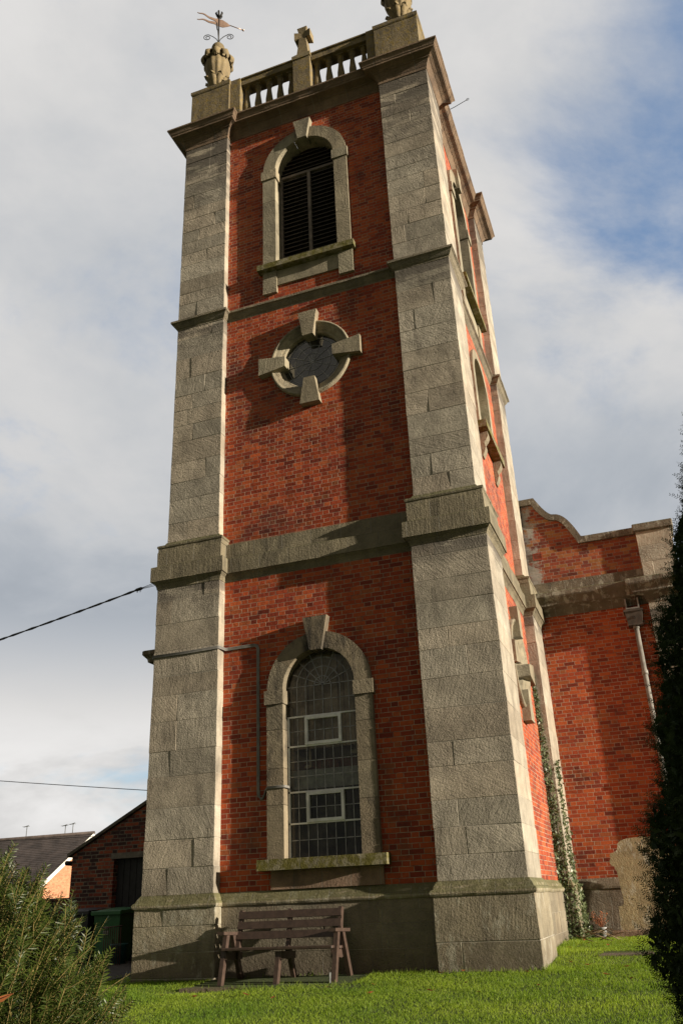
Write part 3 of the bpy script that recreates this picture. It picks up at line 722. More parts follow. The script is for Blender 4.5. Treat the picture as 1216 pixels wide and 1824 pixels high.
def belfry_window(MM):
    dw = SB+DU; st = M['stone_win']; hw, ro, zs = 0.68, 0.965, 16.0
    b = MB()
    for s in (-1, 1):
        z = 13.345
        for h in (0.92, 0.85, 0.63):
            a, c = sorted((3.0+s*hw, 3.0+s*0.975)); rect(b, MM, a, c, z+0.003, z+h-0.003, dw-0.085, dw+0.26); z += h
        a, c = sorted((3.0+s*hw, 3.0+s*0.985)); rect(b, MM, a, c, 12.66, 13.205, dw-0.07, dw+0.1)
    rect(b, MM, 3.0-hw+0.002, 3.0+hw-0.002, 12.84, 13.205, dw-0.04, dw+0.1)
    n = 5
    for i in range(n):
        a0 = math.pi*i/n+0.003; a1 = math.pi*(i+1)/n-0.003; k = len(b.f)
        b.ring(MM, 3.0, zs, [(hw, dw-0.085), (ro, dw-0.085), (ro, dw+0.26), (hw, dw+0.26)], a0, a1, 8); r = rng.random()
        for j in range(k, len(b.f)): b.r[j] = r
    win = b.build('belfry_window', st, tower)
    for s in (-1, 1):
        b = MB()
        a, c = sorted((3.0+s*(hw-0.03), 3.0+s*1.005)); rect(b, MM, a, c, 15.755, 15.998, dw-0.115, dw+0.25); b.build('impost', st, win)
    keystone(MM, 3.0, 16.63, 17.16, 0.21, 0.39, dw-0.16, dw+0.1, 'keystone', st, win)
    b = MB(); b.prism(MM, [(1.93, 13.21), (4.05, 13.21), (4.05, 13.342), (1.93, 13.342)], dw-0.19, dw+0.28, 0, 0.4, 0.005); b.build('sill', M['stone_sill'], win)
    dl = dw+0.22; lv = MB()
    z = 13.40
    while z < 16.62:
        if abs(z-15.97) > 0.07:
            h = hw if z < zs else math.sqrt(max(0.01, hw*hw-(z-zs)**2))
            p = [MM(3.0-h, dl, z), MM(3.0+h, dl, z), MM(3.0+h, dl+0.11, z+0.075), MM(3.0-h, dl+0.11, z+0.075)]
            q = [MM(3.0-h, dl, z+0.022), MM(3.0+h, dl, z+0.022), MM(3.0+h, dl+0.11, z+0.097), MM(3.0-h, dl+0.11, z+0.097)]
            lv.add(p+q, [(0, 1, 2, 3), (4, 7, 6, 5), (0, 4, 5, 1), (2, 6, 7, 3), (1, 5, 6, 2), (0, 3, 7, 4)], 0, rng.random())
        z += 0.112
    lv.build('louvres', M['louvre'], win)
    b = MB(); rect(b, MM, 2.965, 3.035, 13.345, 15.935, dl-0.03, dl+0.05, 0, 0.5, 0); rect(b, MM, 3.0-hw, 3.0+hw, 15.937, 16.0, dl-0.03, dl+0.05, 0, 0.5, 0)
    for s in (-1, 1):
        a, c = sorted((3.0+s*hw, 3.0+s*(hw-0.05))); rect(b, MM, a, c, 13.345, 15.935, dl-0.025, dl+0.05, 0, 0.5, 0)
    b.build('louvre_frame', M['louvre_frame'], win)
belfry_window(MF); belfry_window(MR)

def niche(MM):
    dw = SB+DU; st = M['stone_win']
    b = MB()
    for s in (-1, 1):
        a, c = sorted((3.0+s*0.66, 3.0+s*0.86)); rect(b, MM, a, c, 9.76, 11.05, dw-0.06, dw+0.2)
    b.ring(MM, 3.0, 11.05, [(0.66, dw-0.06), (0.86, dw-0.06), (0.86, dw+0.2), (0.66, dw+0.2)], 0, math.pi, 24)
    rect(b, MM, 2.2, 3.8, 9.7, 11.9, dw+0.16, dw+0.22)
    win = b.build('blind_arch', st, tower)
    b = MB(); b.prism(MM, [(2.02, 9.60), (3.98, 9.60), (3.98, 9.76), (2.02, 9.76)], dw-0.20, dw+0.2, 0, 0.4, 0.004); b.build('sill', M['stone_sill'], win)
    for u in (2.22, 3.58):
        prof = [(0.16, 9.598), (0.17, 9.5), (0.13, 9.42), (0.08, 9.36), (0.10, 9.26), (0.07, 9.16), (0.03, 9.08)]
        pl = [(-0.1, 9.598)]+[(p, z) for p, z in prof]+[(-0.1, 9.08)]
        bb = MB(); n = len(pl)
        vs = [MM(u, dw-p, z) for p, z in pl]+[MM(u+0.2, dw-p, z) for p, z in pl]
        bb.add(vs, [tuple(range(n)), tuple(range(2*n-1, n-1, -1))]+[(i, (i+1) % n, n+(i+1) % n, n+i) for i in range(n)]); bb.build('bracket', st, win)
niche(MR)

# ---- parapet -------------------------------------------------------------
def pedestal(x0, x1, y0, y1, name='pedestal'):
    b = MB(); sq = [(x0, y0), (x1, y0), (x1, y1), (x0, y1)]
    b.sweep(sq, [(-0.02, 17.9), (0.0, 17.95), (0.0, 19.16), (0.012, 19.17), (0.025, 19.20), (0.025, 19.285), (0.012, 19.295), (-0.13, 19.31), (-0.13, 19.385), (-0.4, 19.39)] if x1-x0 > 0.6 else [(-0.02, 17.9), (0.0, 17.95), (0.0, 19.18), (0.015, 19.20), (0.015, 19.28), (-0.02, 19.295), (-0.2, 19.30)])
    return b.build(name, M['stone_ped'], tower)
for x in (0.185, TW-1.185):
    for y in (0.10, TW-1.10): pedestal(x, x+1.0, y, y+1.0)
bal_proto = None
def balprof():
    return [(0.085, 18.12), (0.085, 18.17), (0.062, 18.18), (0.075, 18.22), (0.062, 18.25), (0.075, 18.33), (0.088, 18.42), (0.085, 18.52), (0.066, 18.68), (0.052, 18.82), (0.050, 18.90), (0.068, 18.915), (0.068, 18.94), (0.052, 18.95), (0.056, 18.99), (0.080, 19.03), (0.080, 19.085)]
for MM in (MF, MR, ML, MK):
    b = MB()
    rect(b, MM, 1.20, 4.80, 17.9, 18.12, 0.22, 0.52, 0, 0.5, 0)
    for u0, u1 in ((1.46, 2.80), (3.26, 4.60)):
        rect(b, MM, u0, u1, 19.085, 19.26, 0.20, 0.52, 0, 0.5, 0); rect(b, MM, u0, u1, 19.262, 19.30, 0.17, 0.55, 0, 0.5, 0)
    rect(b, MM, 1.19, 1.45, 17.9, 19.29, 0.15, 0.56, 0, 0.5, 0.002); rect(b, MM, 4.61, 4.815, 17.9, 19.29, 0.15, 0.56, 0, 0.5, 0.002)
    rail = b.build('balustrade', M['stone_ped'], tower)
    b = MB(); rect(b, MM, 2.82, 3.24, 17.95, 19.18, 0.13, 0.58, 0, 0.5, 0.002); rect(b, MM, 2.80, 3.26, 19.182, 19.30, 0.11, 0.60, 0, 0.6, 0.002); b.build('pedestal', M['stone_ped'], tower)
    for u in [1.545+0.285*i for i in range(5)]+[3.345+0.285*i for i in range(5)]:
        c = Vector(MM(u, 0.36, 0))
        if bal_proto is None:
            b = MB(); b.lathe(balprof(), (c.x, c.y, 0), 14); b.box(c.x-0.09, c.x+0.09, c.y-0.09, c.y+0.09, 19.04, 19.083)
            bal_proto = b.build('baluster', M['stone_ped'], rail, origin=(c.x, c.y, 18.12))
        else:
            o = bal_proto.copy(); COL.objects.link(o); o.parent = rail
            o.location = Vector((c.x, c.y, 18.12))-Vector(rail['_w'])
b = MB(); b.tube([(6.0, 1.72, 17.86), (6.18, 1.72, 17.9), (6.42, 1.72, 17.98), (6.50, 1.72, 18.0)], 0.008, 6)
b.tube([(6.50+0.03*math.cos(t), 1.72, 18.01+0.03*math.sin(t)) for t in np.linspace(0, 6.2, 9)], 0.006, 5); b.build('iron_hook', M['iron'], tower)

# ---- finials -------------------------------------------------------------
def make_urn(c, label):
    u = thing('stone_urn', label, 'urn finial', c, 'stone urns on the tower corners')
    b = MB()
    fl = lambda t, z: 1.0+0.05*math.cos(12*t)*max(0.0, min(1.0, (z-0.6)/0.2))*max(0.0, min(1.0, (1.42-z)/0.2))
    b.lathe([(0.26, 0.0), (0.26, 0.10), (0.20, 0.13), (0.15, 0.25), (0.14, 0.48), (0.16, 0.58), (0.205, 0.72), (0.265, 0.90), (0.305, 1.08), (0.315, 1.22), (0.30, 1.36), (0.285, 1.43), (0.305, 1.445), (0.31, 1.47), (0.30, 1.49), (0.25, 1.53), (0.20, 1.60), (0.165, 1.68), (0.13, 1.80)], c, 60, 0, True, fl)
    b.build('bowl', M['stone_urn'], u)
    b = MB(); b.lathe([(0.001, 1.74)]+[(0.172*math.sin(a), 1.925-0.172*math.cos(a)) for a in np.linspace(0.5, math.pi-0.02, 12)], c, 24); b.build('ball', M['stone_urn'], u)
    def leaf(ang, prof, w, th):
        """carved leaf: midrib follows prof (r, z); ragged edge, tip curled"""
        b = MB(); ca, sa = math.cos(ang), math.sin(ang); top = []; bot = []; n = len(prof)-1
        for i, (r, z) in enumerate(prof):
            s = i/n; ww = w*(0.35+0.65*math.sin(math.pi*min(0.95, 0.15+0.78*s)))*(1+0.22*math.cos(s*22))
            for j in (-1, -0.5, 0, 0.5, 1):
                rr = r-0.045*j*j+(0.012 if j == 0 else 0); dz_ = -0.03*abs(j)*s
                x, y = c[0]+ca*rr-sa*ww*j, c[1]+sa*rr+ca*ww*j
                top.append((x+ca*th, y+sa*th, c[2]+z+dz_+th*0.5)); bot.append((x, y, c[2]+z+dz_-th*0.5))
        m_ = len(top); fs = []
        for i in range(n):
            for j in range(4):
                a = i*5+j; fs += [(a, a+1, a+6, a+5), (m_+a, m_+a+5, m_+a+6, m_+a+1)]
            a = i*5; fs += [(a, a+5, m_+a+5, m_+a), (a+4, m_+a+4, m_+a+9, a+9)]
        fs += [(n*5+j, m_+n*5+j, m_+n*5+j+1, n*5+j+1) for j in range(4)]
        b.add(top+bot, fs, 0, 0.5, True); return b
    droop = [(0.22, 1.50), (0.28, 1.545), (0.335, 1.55), (0.375, 1.51), (0.39, 1.45), (0.385, 1.38), (0.37, 1.35)]
    coll = [(0.12, 1.66), (0.16, 1.70), (0.20, 1.705), (0.235, 1.68), (0.245, 1.64), (0.24, 1.60)]
    foot = [(0.15, 0.44), (0.18, 0.52), (0.215, 0.60), (0.25, 0.68), (0.28, 0.74), (0.305, 0.76), (0.315, 0.745)]
    for k in range(9): leaf(k*math.pi*2/9+0.2, droop, 0.105, 0.03).build('leaf', M['stone_urn'], u)
    for k in range(6): leaf(k*math.pi/3+0.5, coll, 0.068, 0.02).build('leaf', M['stone_urn'], u)
    for k in range(8): leaf(k*math.pi/4, foot, 0.085, 0.022).build('leaf', M['stone_urn'], u)
    return u
make_urn((0.57, 0.62, 19.385), 'mossy carved stone urn carrying the weather vane on the left tower corner')
make_urn((5.33, 0.62, 19.385), 'carved stone urn on the right tower corner, cut off by the photo top')

vx, vy, vz = 0.57, 0.62, 21.46
vane = thing('weather_vane', 'wrought iron weather vane with forked pennant above the mossy urn', 'weather vane', (vx, vy, vz))
b = MB(); b.tube([(vx, vy, vz-0.03), (vx, vy, vz+1.10)], 0.018, 8); b.build('rod', M['iron'], vane)
b = MB()
for k in range(4):
    a = k*math.pi/2+0.35; ca, sa = math.cos(a), math.sin(a)
    pts = [(0.0, 0.12), (0.05, 0.24), (0.14, 0.34), (0.26, 0.42)]
    pts += [(0.29+0.105*math.sin(t)*(1-t/12), 0.315+0.105*math.cos(t)*(1-t/12)) for t in np.linspace(0, 9.0, 26)]
    b.tube([(vx+ca*r, vy+sa*r, vz+z) for r, z in pts], 0.010, 5)
b.build('scrollwork', M['iron'], vane)
pa = math.atan2(0.85, -0.5)   # pennant swings back to the left
pd = Vector((-0.80, -0.60, 0.0)).normalized()
def pp(s, z): q = Vector((vx, vy, vz+0.88+z))+pd*s; return q
b = MB()
for sgn in (1, -1):
    top = []; bot = []
    for i in range(15):
        s = 0.05+0.52*i/14; w = 0.035*math.sin(s*20)
        zc = sgn*(0.055+0.075*i/14)+w*(i/14)+0.10*(i/14); hh = 0.055*(1-0.85*i/14)
        top.append(pp(s, zc+hh)); bot.append(pp(s, zc-hh))
    n = 15; off = Vector((0.004, -0.005, 0))
    vs = [p-off for p in top]+[p-off for p in bot]+[p+off for p in top]+[p+off for p in bot]
    fs = []
    for i in range(n-1): fs += [(i, i+1, n+i+1, n+i), (2*n+i, 3*n+i, 3*n+i+1, 2*n+i+1), (i, 2*n+i, 2*n+i+1, i+1), (n+i, n+i+1, 3*n+i+1, 3*n+i)]
    b.add(vs, fs)
poly = [(-0.30, -0.02), (-0.22, 0.06), (-0.1, 0.13), (0.08, 0.14), (0.08, -0.14), (-0.1, -0.15), (-0.22, -0.08)]
b.add([pp(s, z)+Vector((-e*0.6, e*0.8, 0)) for e in (-0.006, 0.006) for s, z in poly], [tuple(range(7)), tuple(range(13, 6, -1))]+[(i, (i+1) % 7, 7+(i+1) % 7, 7+i) for i in range(7)])
b.build('pennant', M['vane'], vane)
b = MB(); b.tube([pp(-0.28, 0.0), pp(-0.62, -0.06)], 0.012, 6); b.tube([pp(-0.60, -0.058), pp(-0.66, -0.068)], [0.012, 0.035], 8); b.build('pointer', M['vane'], vane)
b = MB()
for k in range(5):
    a = k*2*math.pi/5
    b.tube([(vx, vy, vz+1.08), (vx+0.05*math.cos(a), vy+0.05*math.sin(a), vz+1.13), (vx+0.085*math.cos(a), vy+0.085*math.sin(a), vz+1.22), (vx+0.06*math.cos(a), vy+0.06*math.sin(a), vz+1.30)], [0.02, 0.03, 0.028, 0.004], 6)
b.build('crown', M['iron'], vane)

cx, cy, cz0 = 3.03, 0.355, 19.30
cr = thing('stone_cross', 'yellow lichened stone cross on the middle balustrade pedestal', 'cross', (cx, cy, cz0))
b = MB(); b.box(cx-0.19, cx+0.19, cy-0.19, cy+0.19, cz0, cz0+0.10, 0, 0.4, 0.003, 0.01); b.box(cx-0.155, cx+0.155, cy-0.155, cy+0.155, cz0+0.10, cz0+0.17, 0, 0.6, 0.003, 0.02); b.build('foot', M['stone_urn'], cr)
b = MB()
def frustum(b, p0, p1, w0, w1, t0, t1):
    p0 = Vector(p0); p1 = Vector(p1); d = (p1-p0).normalized(); a = Vector((0, 1, 0)); s_ = d.cross(a)
    vs = [p0+s_*(i*w0/2)+a*(j*t0/2) for i, j in ((-1, -1), (1, -1), (1, 1), (-1, 1))]+[p1+s_*(i*w1/2)+a*(j*t1/2) for i, j in ((-1, -1), (1, -1), (1, 1), (-1, 1))]
    b.add(vs, [(0, 3, 2, 1), (4, 5, 6, 7), (0, 1, 5, 4), (1, 2, 6, 5), (2, 3, 7, 6), (3, 0, 4, 7)])
zc = cz0+0.84
frustum(b, (cx, cy, cz0+0.165), (cx, cy, zc), 0.28, 0.15, 0.27, 0.18)
frustum(b, (cx, cy, zc-0.02), (cx, cy, zc+0.24), 0.14, 0.25, 0.181, 0.24)
for s_ in (-1, 1): frustum(b, (cx, cy, zc), (cx+s_*0.20, cy, zc), 0.14, 0.25, 0.183, 0.24)
b.build('cross_arms', M['stone_urn'], cr)

# ------------------------------------------------------------------ NAVE
nave = thing('church_nave', 'red brick church body behind the tower with curved stone-coped parapet', 'church', (3, 14, 0.3))
NX0, NX1, NY, NB = -3.45, 9.05, 6.0, 24.0
b = MB()
b.add([(NX0, NY, 0.0), (NX1-0.76, NY, 0.0), (NX1-0.76, NY, 6.85), (NX0, NY, 6.85)], [(0, 1, 2, 3)])
b.add([(NX1-0.12, NY+0.6, 0.0), (NX1-0.12, NB, 0.0), (NX1-0.12, NB, 6.85), (NX1-0.12, NY+0.6, 6.85)], [(0, 1, 2, 3)])
b.add([(NX0+0.12, NY+0.1, 0.0), (NX0+0.12, NB, 0.0), (NX0+0.12, NB, 6.85), (NX0+0.12, NY+0.1, 6.85)], [(0, 1, 2, 3)])
b.add([(NX0, NB, 0.0), (NX1, NB, 0.0), (NX1, NB, 8.4), (NX0, NB, 8.4)], [(0, 1, 2, 3)])
b.build('brick_wall', M['brick_nave'], nave)
for x in (NX1-0.76, NX0-0.02):
    b = MB(); pier_blocks(b, x, NY-0.12, x+0.76, NY+0.7, 1.48, 6.80, 0, 0, 0.38, 0.52); b.build('corner_pilaster', [M['stone_pink'] if x < 0 else M['stone'], M['mortar']], nave)
npath = [(NX0, NB), (NX0, NY-0.12), (NX0+0.74, NY-0.12), (NX0+0.74, NY), (NX1-0.76, NY), (NX1-0.76, NY-0.12), (NX1, NY-0.12), (NX1, NB)]
b = MB(); b.sweep(npath, [(-0.1, -0.1), (0.10, -0.1), (0.10, 1.30), (0.125, 1.315), (0.13, 1.35), (0.115, 1.40), (0.07, 1.45), (0.02, 1.50), (-0.1, 1.51)], 0, False); b.build('plinth', M['stone_naveshade'], nave)
b = MB(); b.sweep(npath, [(-0.1, 6.78), (0.02, 6.79), (0.03, 6.86), (0.08, 6.92), (0.10, 6.935), (0.27, 6.965), (0.28, 7.03), (0.30, 7.06), (0.36, 7.12), (0.38, 7.15), (0.38, 7.235), (0.35, 7.26), (0.05, 7.33), (-0.4, 7.36)], 0, False); b.build('cornice', M['stone_nave'], nave)
b = MB(); b.box(NX0+0.02, NX1-0.745, NY-0.02, NY+0.36, 7.30, 7.58, 0, 0.5); b.build('parapet_base', M['stone_nave'], nave)
# parapet with its swept top
def ptop(x):
    if x < 6.17: return 9.52
    if x < 6.62: s = (x-6.17)/0.45; return 9.52-0.48*math.sin(s*math.pi/2)**0.9
    if x < 7.08: s = (x-6.62)/0.46; return 9.04-0.66*(1-math.cos(s*math.pi/2))
    return 8.385
px = [0.0, 5.9, 6.17]+[6.17+0.45*i/8 for i in range(1, 9)]+[6.62+0.46*i/10 for i in range(1, 11)]+[7.09, 8.31]
b = MB(); n = len(px); y0, y1 = NY, NY+0.34
vs = [(x, y, z) for y in (y0, y1) for x, z in [(x, 7.57) for x in px]+[(x, ptop(x)) for x in px]]
fs = []
for i in range(n-1):
    fs += [(i, i+1, n+i+1, n+i), (2*n+i, 3*n+i, 3*n+i+1, 2*n+i+1)]
b.add(vs, fs); 
b.add([(NX0, y0, 7.57), (0, y0, 7.57), (0, y0, 8.385), (NX0, y0, 8.385)], [(0, 1, 2, 3)])
b.build('parapet', M['brick_parapet'], nave)
# coping follows the sweep with constant thickness
b = MB(); line = [(x, ptop(x)) for x in px]
tops = []
for i, (x, z) in enumerate(line):
    a = Vector(line[max(i-1, 0)]); c = Vector(line[min(i+1, n-1)]); d = (c-a)
    if d.length == 0: d = Vector((1, 0))
    d.normalize(); nn = Vector((-d.y, d.x))
    if x <= 6.17: tops.append((x+(0.07 if x == 6.17 else 0), z+0.15))
    elif x >= 7.09: tops.append((x+(0.14 if x < 7.2 else 0), z+0.15))
    else: tops.append((x+nn.x*0.14, max(z+nn.y*0.14, 8.536)))
vs = [(x, NY-0.07, z) for x, z in line]+[(x, NY-0.07, z) for x, z in tops]+[(x, NY+0.41, z) for x, z in line]+[(x, NY+0.41, z) for x, z in tops]
fs = []
for i in range(n-1): fs += [(i, i+1, n+i+1, n+i), (2*n+i, 3*n+i, 3*n+i+1, 2*n+i+1), (i, 2*n+i, 2*n+i+1, i+1), (n+i, n+i+1, 3*n+i+1, 3*n+i)]
fs.append((0, n, 3*n, 2*n)); fs.append((n-1, 3*n-1, 4*n-1, 2*n-1))
b.add(vs, fs); b.build('coping', M['stone_nave'], nave)
b = MB(); pier_blocks(b, 8.31, NY-0.10, NX1-0.02, NY+0.60, 7.335, 8.40, 0, 0, 0.33, 0.38); b.box(8.26, NX1+0.05, NY-0.16, NY+0.66, 8.40, 8.58, 2, 0.5, 0.004, 0.02); b.build('parapet_pier', [M['stone'], M['mortar'], M['stone_nave']], nave)
b = MB(); b.box(6.04, 6.25, NY-0.015, NY+0.02, 8.15, 8.18); b.box(6.04, 6.25, NY-0.015, NY+0.02, 8.30, 8.32); b.box(6.04, 6.06, NY-0.013, NY+0.02, 8.18, 8.30); b.box(6.23, 6.25, NY-0.013, NY+0.02, 8.18, 8.30)
for k in range(5): b.box(6.06, 6.23, NY-0.010, NY+0.01, 8.188+0.023*k, 8.198+0.023*k)
b.build('air_vent', M['terracotta'], nave)
b = MB(); b.tube([(7.96, NY-0.09, 6.28), (7.96, NY-0.09, 0.4)], 0.050, 14)
for z in (6.26, 5.28, 3.3, 1.4): b.tube([(7.96, NY-0.09, z), (7.96, NY-0.09, z+0.09)], 0.064, 14)
pipe = b.build('drainpipe', M['pipe'], nave)
b = MB()
b.add([(7.78, NY-0.26, 6.62), (8.14, NY-0.26, 6.62), (8.14, NY-0.02, 6.62), (7.78, NY-0.02, 6.62), (7.82, NY-0.22, 6.33), (8.10, NY-0.22, 6.33), (8.10, NY-0.02, 6.33), (7.82, NY-0.02, 6.33)], [(0, 1, 5, 4), (1, 2, 6, 5), (2, 3, 7, 6), (3, 0, 4, 7), (4, 5, 6, 7)])
b.box(7.76, 8.16, NY-0.28, NY-0.01, 6.60, 6.64); b.box(7.81, 8.11, NY-0.235, NY-0.01, 6.31, 6.345)
for a in range(4): b.box(7.955+0.022*math.cos(a*1.571), 7.975+0.022*math.cos(a*1.571), NY-0.252, NY-0.225, 6.465+0.022*math.sin(a*1.571), 6.485+0.022*math.sin(a*1.571))
b.build('hopper', M['hopper'], pipe)
b = MB(); b.box(7.82, 7.85, NY-0.20, NY+0.02, 6.70, 6.90); b.box(8.07, 8.10, NY-0.20, NY+0.02, 6.70, 6.90); b.box(7.82, 8.10, NY-0.20, NY+0.02, 6.67, 6.70); b.build('outlet_chute', M['pipe'], pipe)

# ------------------------------------------------------------------ wall cables and wires
b = MB()
pts = [(-0.012, 1.2, 5.20), (-0.014, 0.0, 5.285), (0.0, -0.016, 5.286), (0.6, -0.018, 5.283), (1.235, -0.018, 5.297), (1.272, -0.006, 5.298), (1.278, 0.05, 5.30), (1.30, 0.17, 5.295), (1.36, 0.184, 5.297), (1.84, 0.184, 5.30), (1.89, 0.184, 5.285), (1.912, 0.184, 5.23), (1.915, 0.184, 4.2), (1.918, 0.184, 2.90), (1.925, 0.184, 2.84), (1.955, 0.184, 2.80), (1.99, 0.184, 2.80), (2.02, 0.184, 2.85), (2.045, 0.180, 2.92), (2.075, 0.150, 2.94), (2.10, 0.105, 2.945), (2.38, 0.103, 2.945), (2.412, 0.11, 2.945), (2.414, 0.30, 2.945)]
for dz_, dy_ in ((0.014, 0), (-0.004, 0.002), (-0.022, 0)):
    # the strands lie side by side
    out = []
    for i, (x, y, z) in enumerate(pts):
        if 10 <= i <= 14: out.append((x+dz_*0.9, y+dy_, z+dz_*(0.5 if i == 10 else 0)))
        else: out.append((x, y+dy_, z+(dz_ if i < 10 else -dz_*0.6)))
    b.tube(out, 0.011, 6)
tag(b.build('wall_cable', M['cable'], origin=(0.6, 0, 5.2)), 'grey bundled cable clipped across the tower and down beside the lower window', 'cable')
b = MB()
p0, p1 = Vector((-0.07, -0.02, 6.63)), Vector((-26, 0.5, 5.0))
def sag(a, c, s, n): return [a.lerp(c, i/n)-Vector((0, 0, s*4*(i/n)*(1-i/n))) for i in range(n+1)]
main = sag(Vector((-0.36, -0.02, 6.595)), p1, 0.75, 120)
for ph in (0, math.pi): b.tube([p+Vector((0, 0.012*math.cos(i*1.9+ph), 0.012*math.sin(i*1.9+ph))) for i, p in enumerate(main)], 0.012, 6)
for k in range(3): b.tube([(-0.02, -0.02+0.02*k, 6.67-0.02*k), (-0.20, -0.02+0.012*k, 6.635-0.014*k), (-0.40, -0.02, 6.59)], 0.005, 5)
b.tube([(-0.29, -0.02, 6.605), (-0.33, -0.02, 6.60), (-0.42, -0.02, 6.585), (-0.47, -0.02, 6.578)], [0.012, 0.03, 0.03, 0.012], 8)
for x in (-0.34, -0.40): b.tube([(x, -0.02, 6.58), (x-0.008, -0.02, 6.53)], 0.007, 5)
tag(b.build('overhead_cable', M['black_cable'], origin=(-0.4, 0, 6.6)), 'thick twisted black overhead cable fixed below the tower band', 'cable')
b = MB(); b.tube(sag(Vector((-2.0, 12, 4.10)), Vector((-30, 12, 8.0)), 0.15, 30), 0.012, 6)
tag(b.build('overhead_cable', M['black_cable'], origin=(-2, 12, 4)), 'thin black overhead wire above the shed roof', 'cable')
b = MB(); b.tube(sag(Vector((-8.6, 20, 4.17)), Vector((-45, 20, 5.6)), 0.3, 30), 0.012, 6)
tag(b.build('overhead_cable', M['black_cable'], origin=(-9, 20, 4)), 'thin black wire crossing the slate roof of the house', 'cable')

# ------------------------------------------------------------------ SHED
SY = 4.4
shed = thing('brick_shed', 'old brick lean-to shed with dark doorway against the tower', 'shed', (-3, 5, 0.4))
def sroof(x): return 2.47+0.513*(x+4.60)
X0 = -4.60
b = MB()
xs_ = [X0, -3.52, -2.50, -0.02]
b.prism(MF, [(X0, 0.0), (-3.52, 0.0), (-3.52, sroof(-3.52)-0.02), (X0, sroof(X0)-0.02)], SY, SY+0.22)
b.prism(MF, [(-3.518, 2.44), (-2.40, 2.44), (-2.40, sroof(-2.40)-0.02), (-3.518, sroof(-3.52)-0.02)], SY, SY+0.22)
b.prism(MF, [(-2.398, 0.0), (-0.02, 0.0), (-0.02, sroof(-0.02)-0.02), (-2.398, sroof(-2.40)-0.02)], SY, SY+0.22)
b.prism(MR, [(SY+0.222, 0.0), (5.98, 0.0), (5.98, 2.45), (SY+0.222, 2.45)], TW-X0-0.001, TW-X0-0.22)
b.build('brick_wall', M['brick_shed'], shed)
b = MB(); b.prism(MF, [(X0-0.10, sroof(X0-0.10)), (-0.02, sroof(-0.02)), (-0.02, sroof(-0.02)+0.07), (X0-0.10, sroof(X0-0.10)+0.07)], SY-0.06, 5.98); b.build('roof', M['verge'], shed)
b = MB(); b.box(-3.60, -2.30, SY-0.012, SY+0.2, 2.33, 2.445); b.build('lintel', M['lintel'], shed)
b = MB(); b.box(-3.52, -2.40, SY+0.16, SY+0.20, 0.2, 2.33)
for i in range(7): b.box(-3.5+i*0.16, -3.355+i*0.16, SY+0.145, SY+0.162, 0.25, 2.32, 0, rng.random())
b.build('door', M['dark_door'], shed)
b = MB(); b.tube([(X0-0.07, SY-0.1, 2.30), (X0-0.07, 5.9, 2.28)], 0.05, 10); b.build('gutter', M['black_cable'], shed)
# low wall and hedge behind
b = MB(); b.box(-30, -5.0, 9.0, 9.22, 0.3, 1.64); b.box(-30, -5.0, 8.97, 9.25, 1.64, 1.70)
tag(b.build('boundary_wall', M['brick_shed'], origin=(-10, 9, 0.6)), 'low dark brick boundary wall in front of the distant house', 'wall')

def scatter_leaves(name, pts, size, mat, parent=None, origin=None, nrm=None):
    n = len(pts); P = np.asarray(pts)
    a = nrg.normal(size=(n, 3)); a /= np.linalg.norm(a, axis=1)[:, None]
    c = nrg.normal(size=(n, 3)); c -= a*(a*c).sum(1)[:, None]; c /= np.linalg.norm(c, axis=1)[:, None]
    s = (size*nrg.uniform(0.6, 1.3, n))[:, None]
    V = np.stack([P-a*s, P+c*s*0.55, P+a*s, P-c*s*0.55], 1).reshape(-1, 3)
    F = np.arange(4*n).reshape(n, 4)
    return leafmesh(name, V, F, mat, parent, nrg.random(n), origin=origin)
P = nrg.normal(size=(2500, 3))*np.array([0.9, 0.25, 0.20])+np.array([-8.3, 8.2, 0.98])
hd = thing('hedge', 'dark green hedge behind the grey bin', 'hedge', (-8.6, 8.2, 0.6))
scatter_leaves('foliage', P, 0.06, M['hedge'], hd)
b = MB()
for k in range(7): b.tube([(-9.6+0.33*k, 8.2, 0.4), (-9.6+0.33*k+rng.uniform(-.1, .1), 8.2, 0.9), (-9.6+0.33*k+rng.uniform(-.2, .2), 8.2, 1.3)], [0.02, 0.015, 0.006], 5)
b.build('stem', M['bark'], hd)

# ------------------------------------------------------------------ HOUSE
HG, HY0, HY1, HE, HR = -25.3, 30.0, 38.2, 3.12, 5.74
house = thing('brick_house', 'distant orange brick house with dark slate roof and white bargeboards', 'house', (-33, 34, 0.5))
hm = (HY0+HY1)/2
b = MB()
b.add([(HG, HY0, 0.2), (HG, HY1, 0.2), (HG, HY1, HE), (HG, hm, HR-0.1), (HG, HY0, HE)], [(0, 1, 2, 3, 4)])
b.panel(MF, -45, HG, 0.2, HE, HY0, [[(-26.9, 1.6, 2.75), (-25.75, 1.6, 2.75)]])
b.add([(-45, HY1, 0.2), (HG, HY1, 0.2), (HG, HY1, HE), (-45, HY1, HE)], [(0, 1, 2, 3)])
b.build('wall', M['brick_house'], house)
b = MB()
sl_ = (HR-HE)/(hm-HY0)
for yy, zz in ((HY0-0.35, HE-0.35*sl_), (HY1+0.35, HE-0.35*sl_)):
    nrow = 26
    for r in range(nrow):
        a, c = r/nrow, (r+1)/nrow
        ya, yc = yy+(hm-yy)*a, yy+(hm-yy)*c; za, zc_ = zz+(HR-zz)*a, zz+(HR-zz)*c
        b.add([(-45, ya, za+0.035), (HG+0.12, ya, za+0.035), (HG+0.12, yc, zc_+0.01), (-45, yc, zc_+0.01), (-45, ya, za), (HG+0.12, ya, za)], [(0, 1, 2, 3), (0, 4, 5, 1)], 0, rng.random())
b.tube([(-45, hm, HR+0.03), (HG+0.14, hm, HR+0.03)], 0.09, 8)
b.build('roof', M['slate'], house)
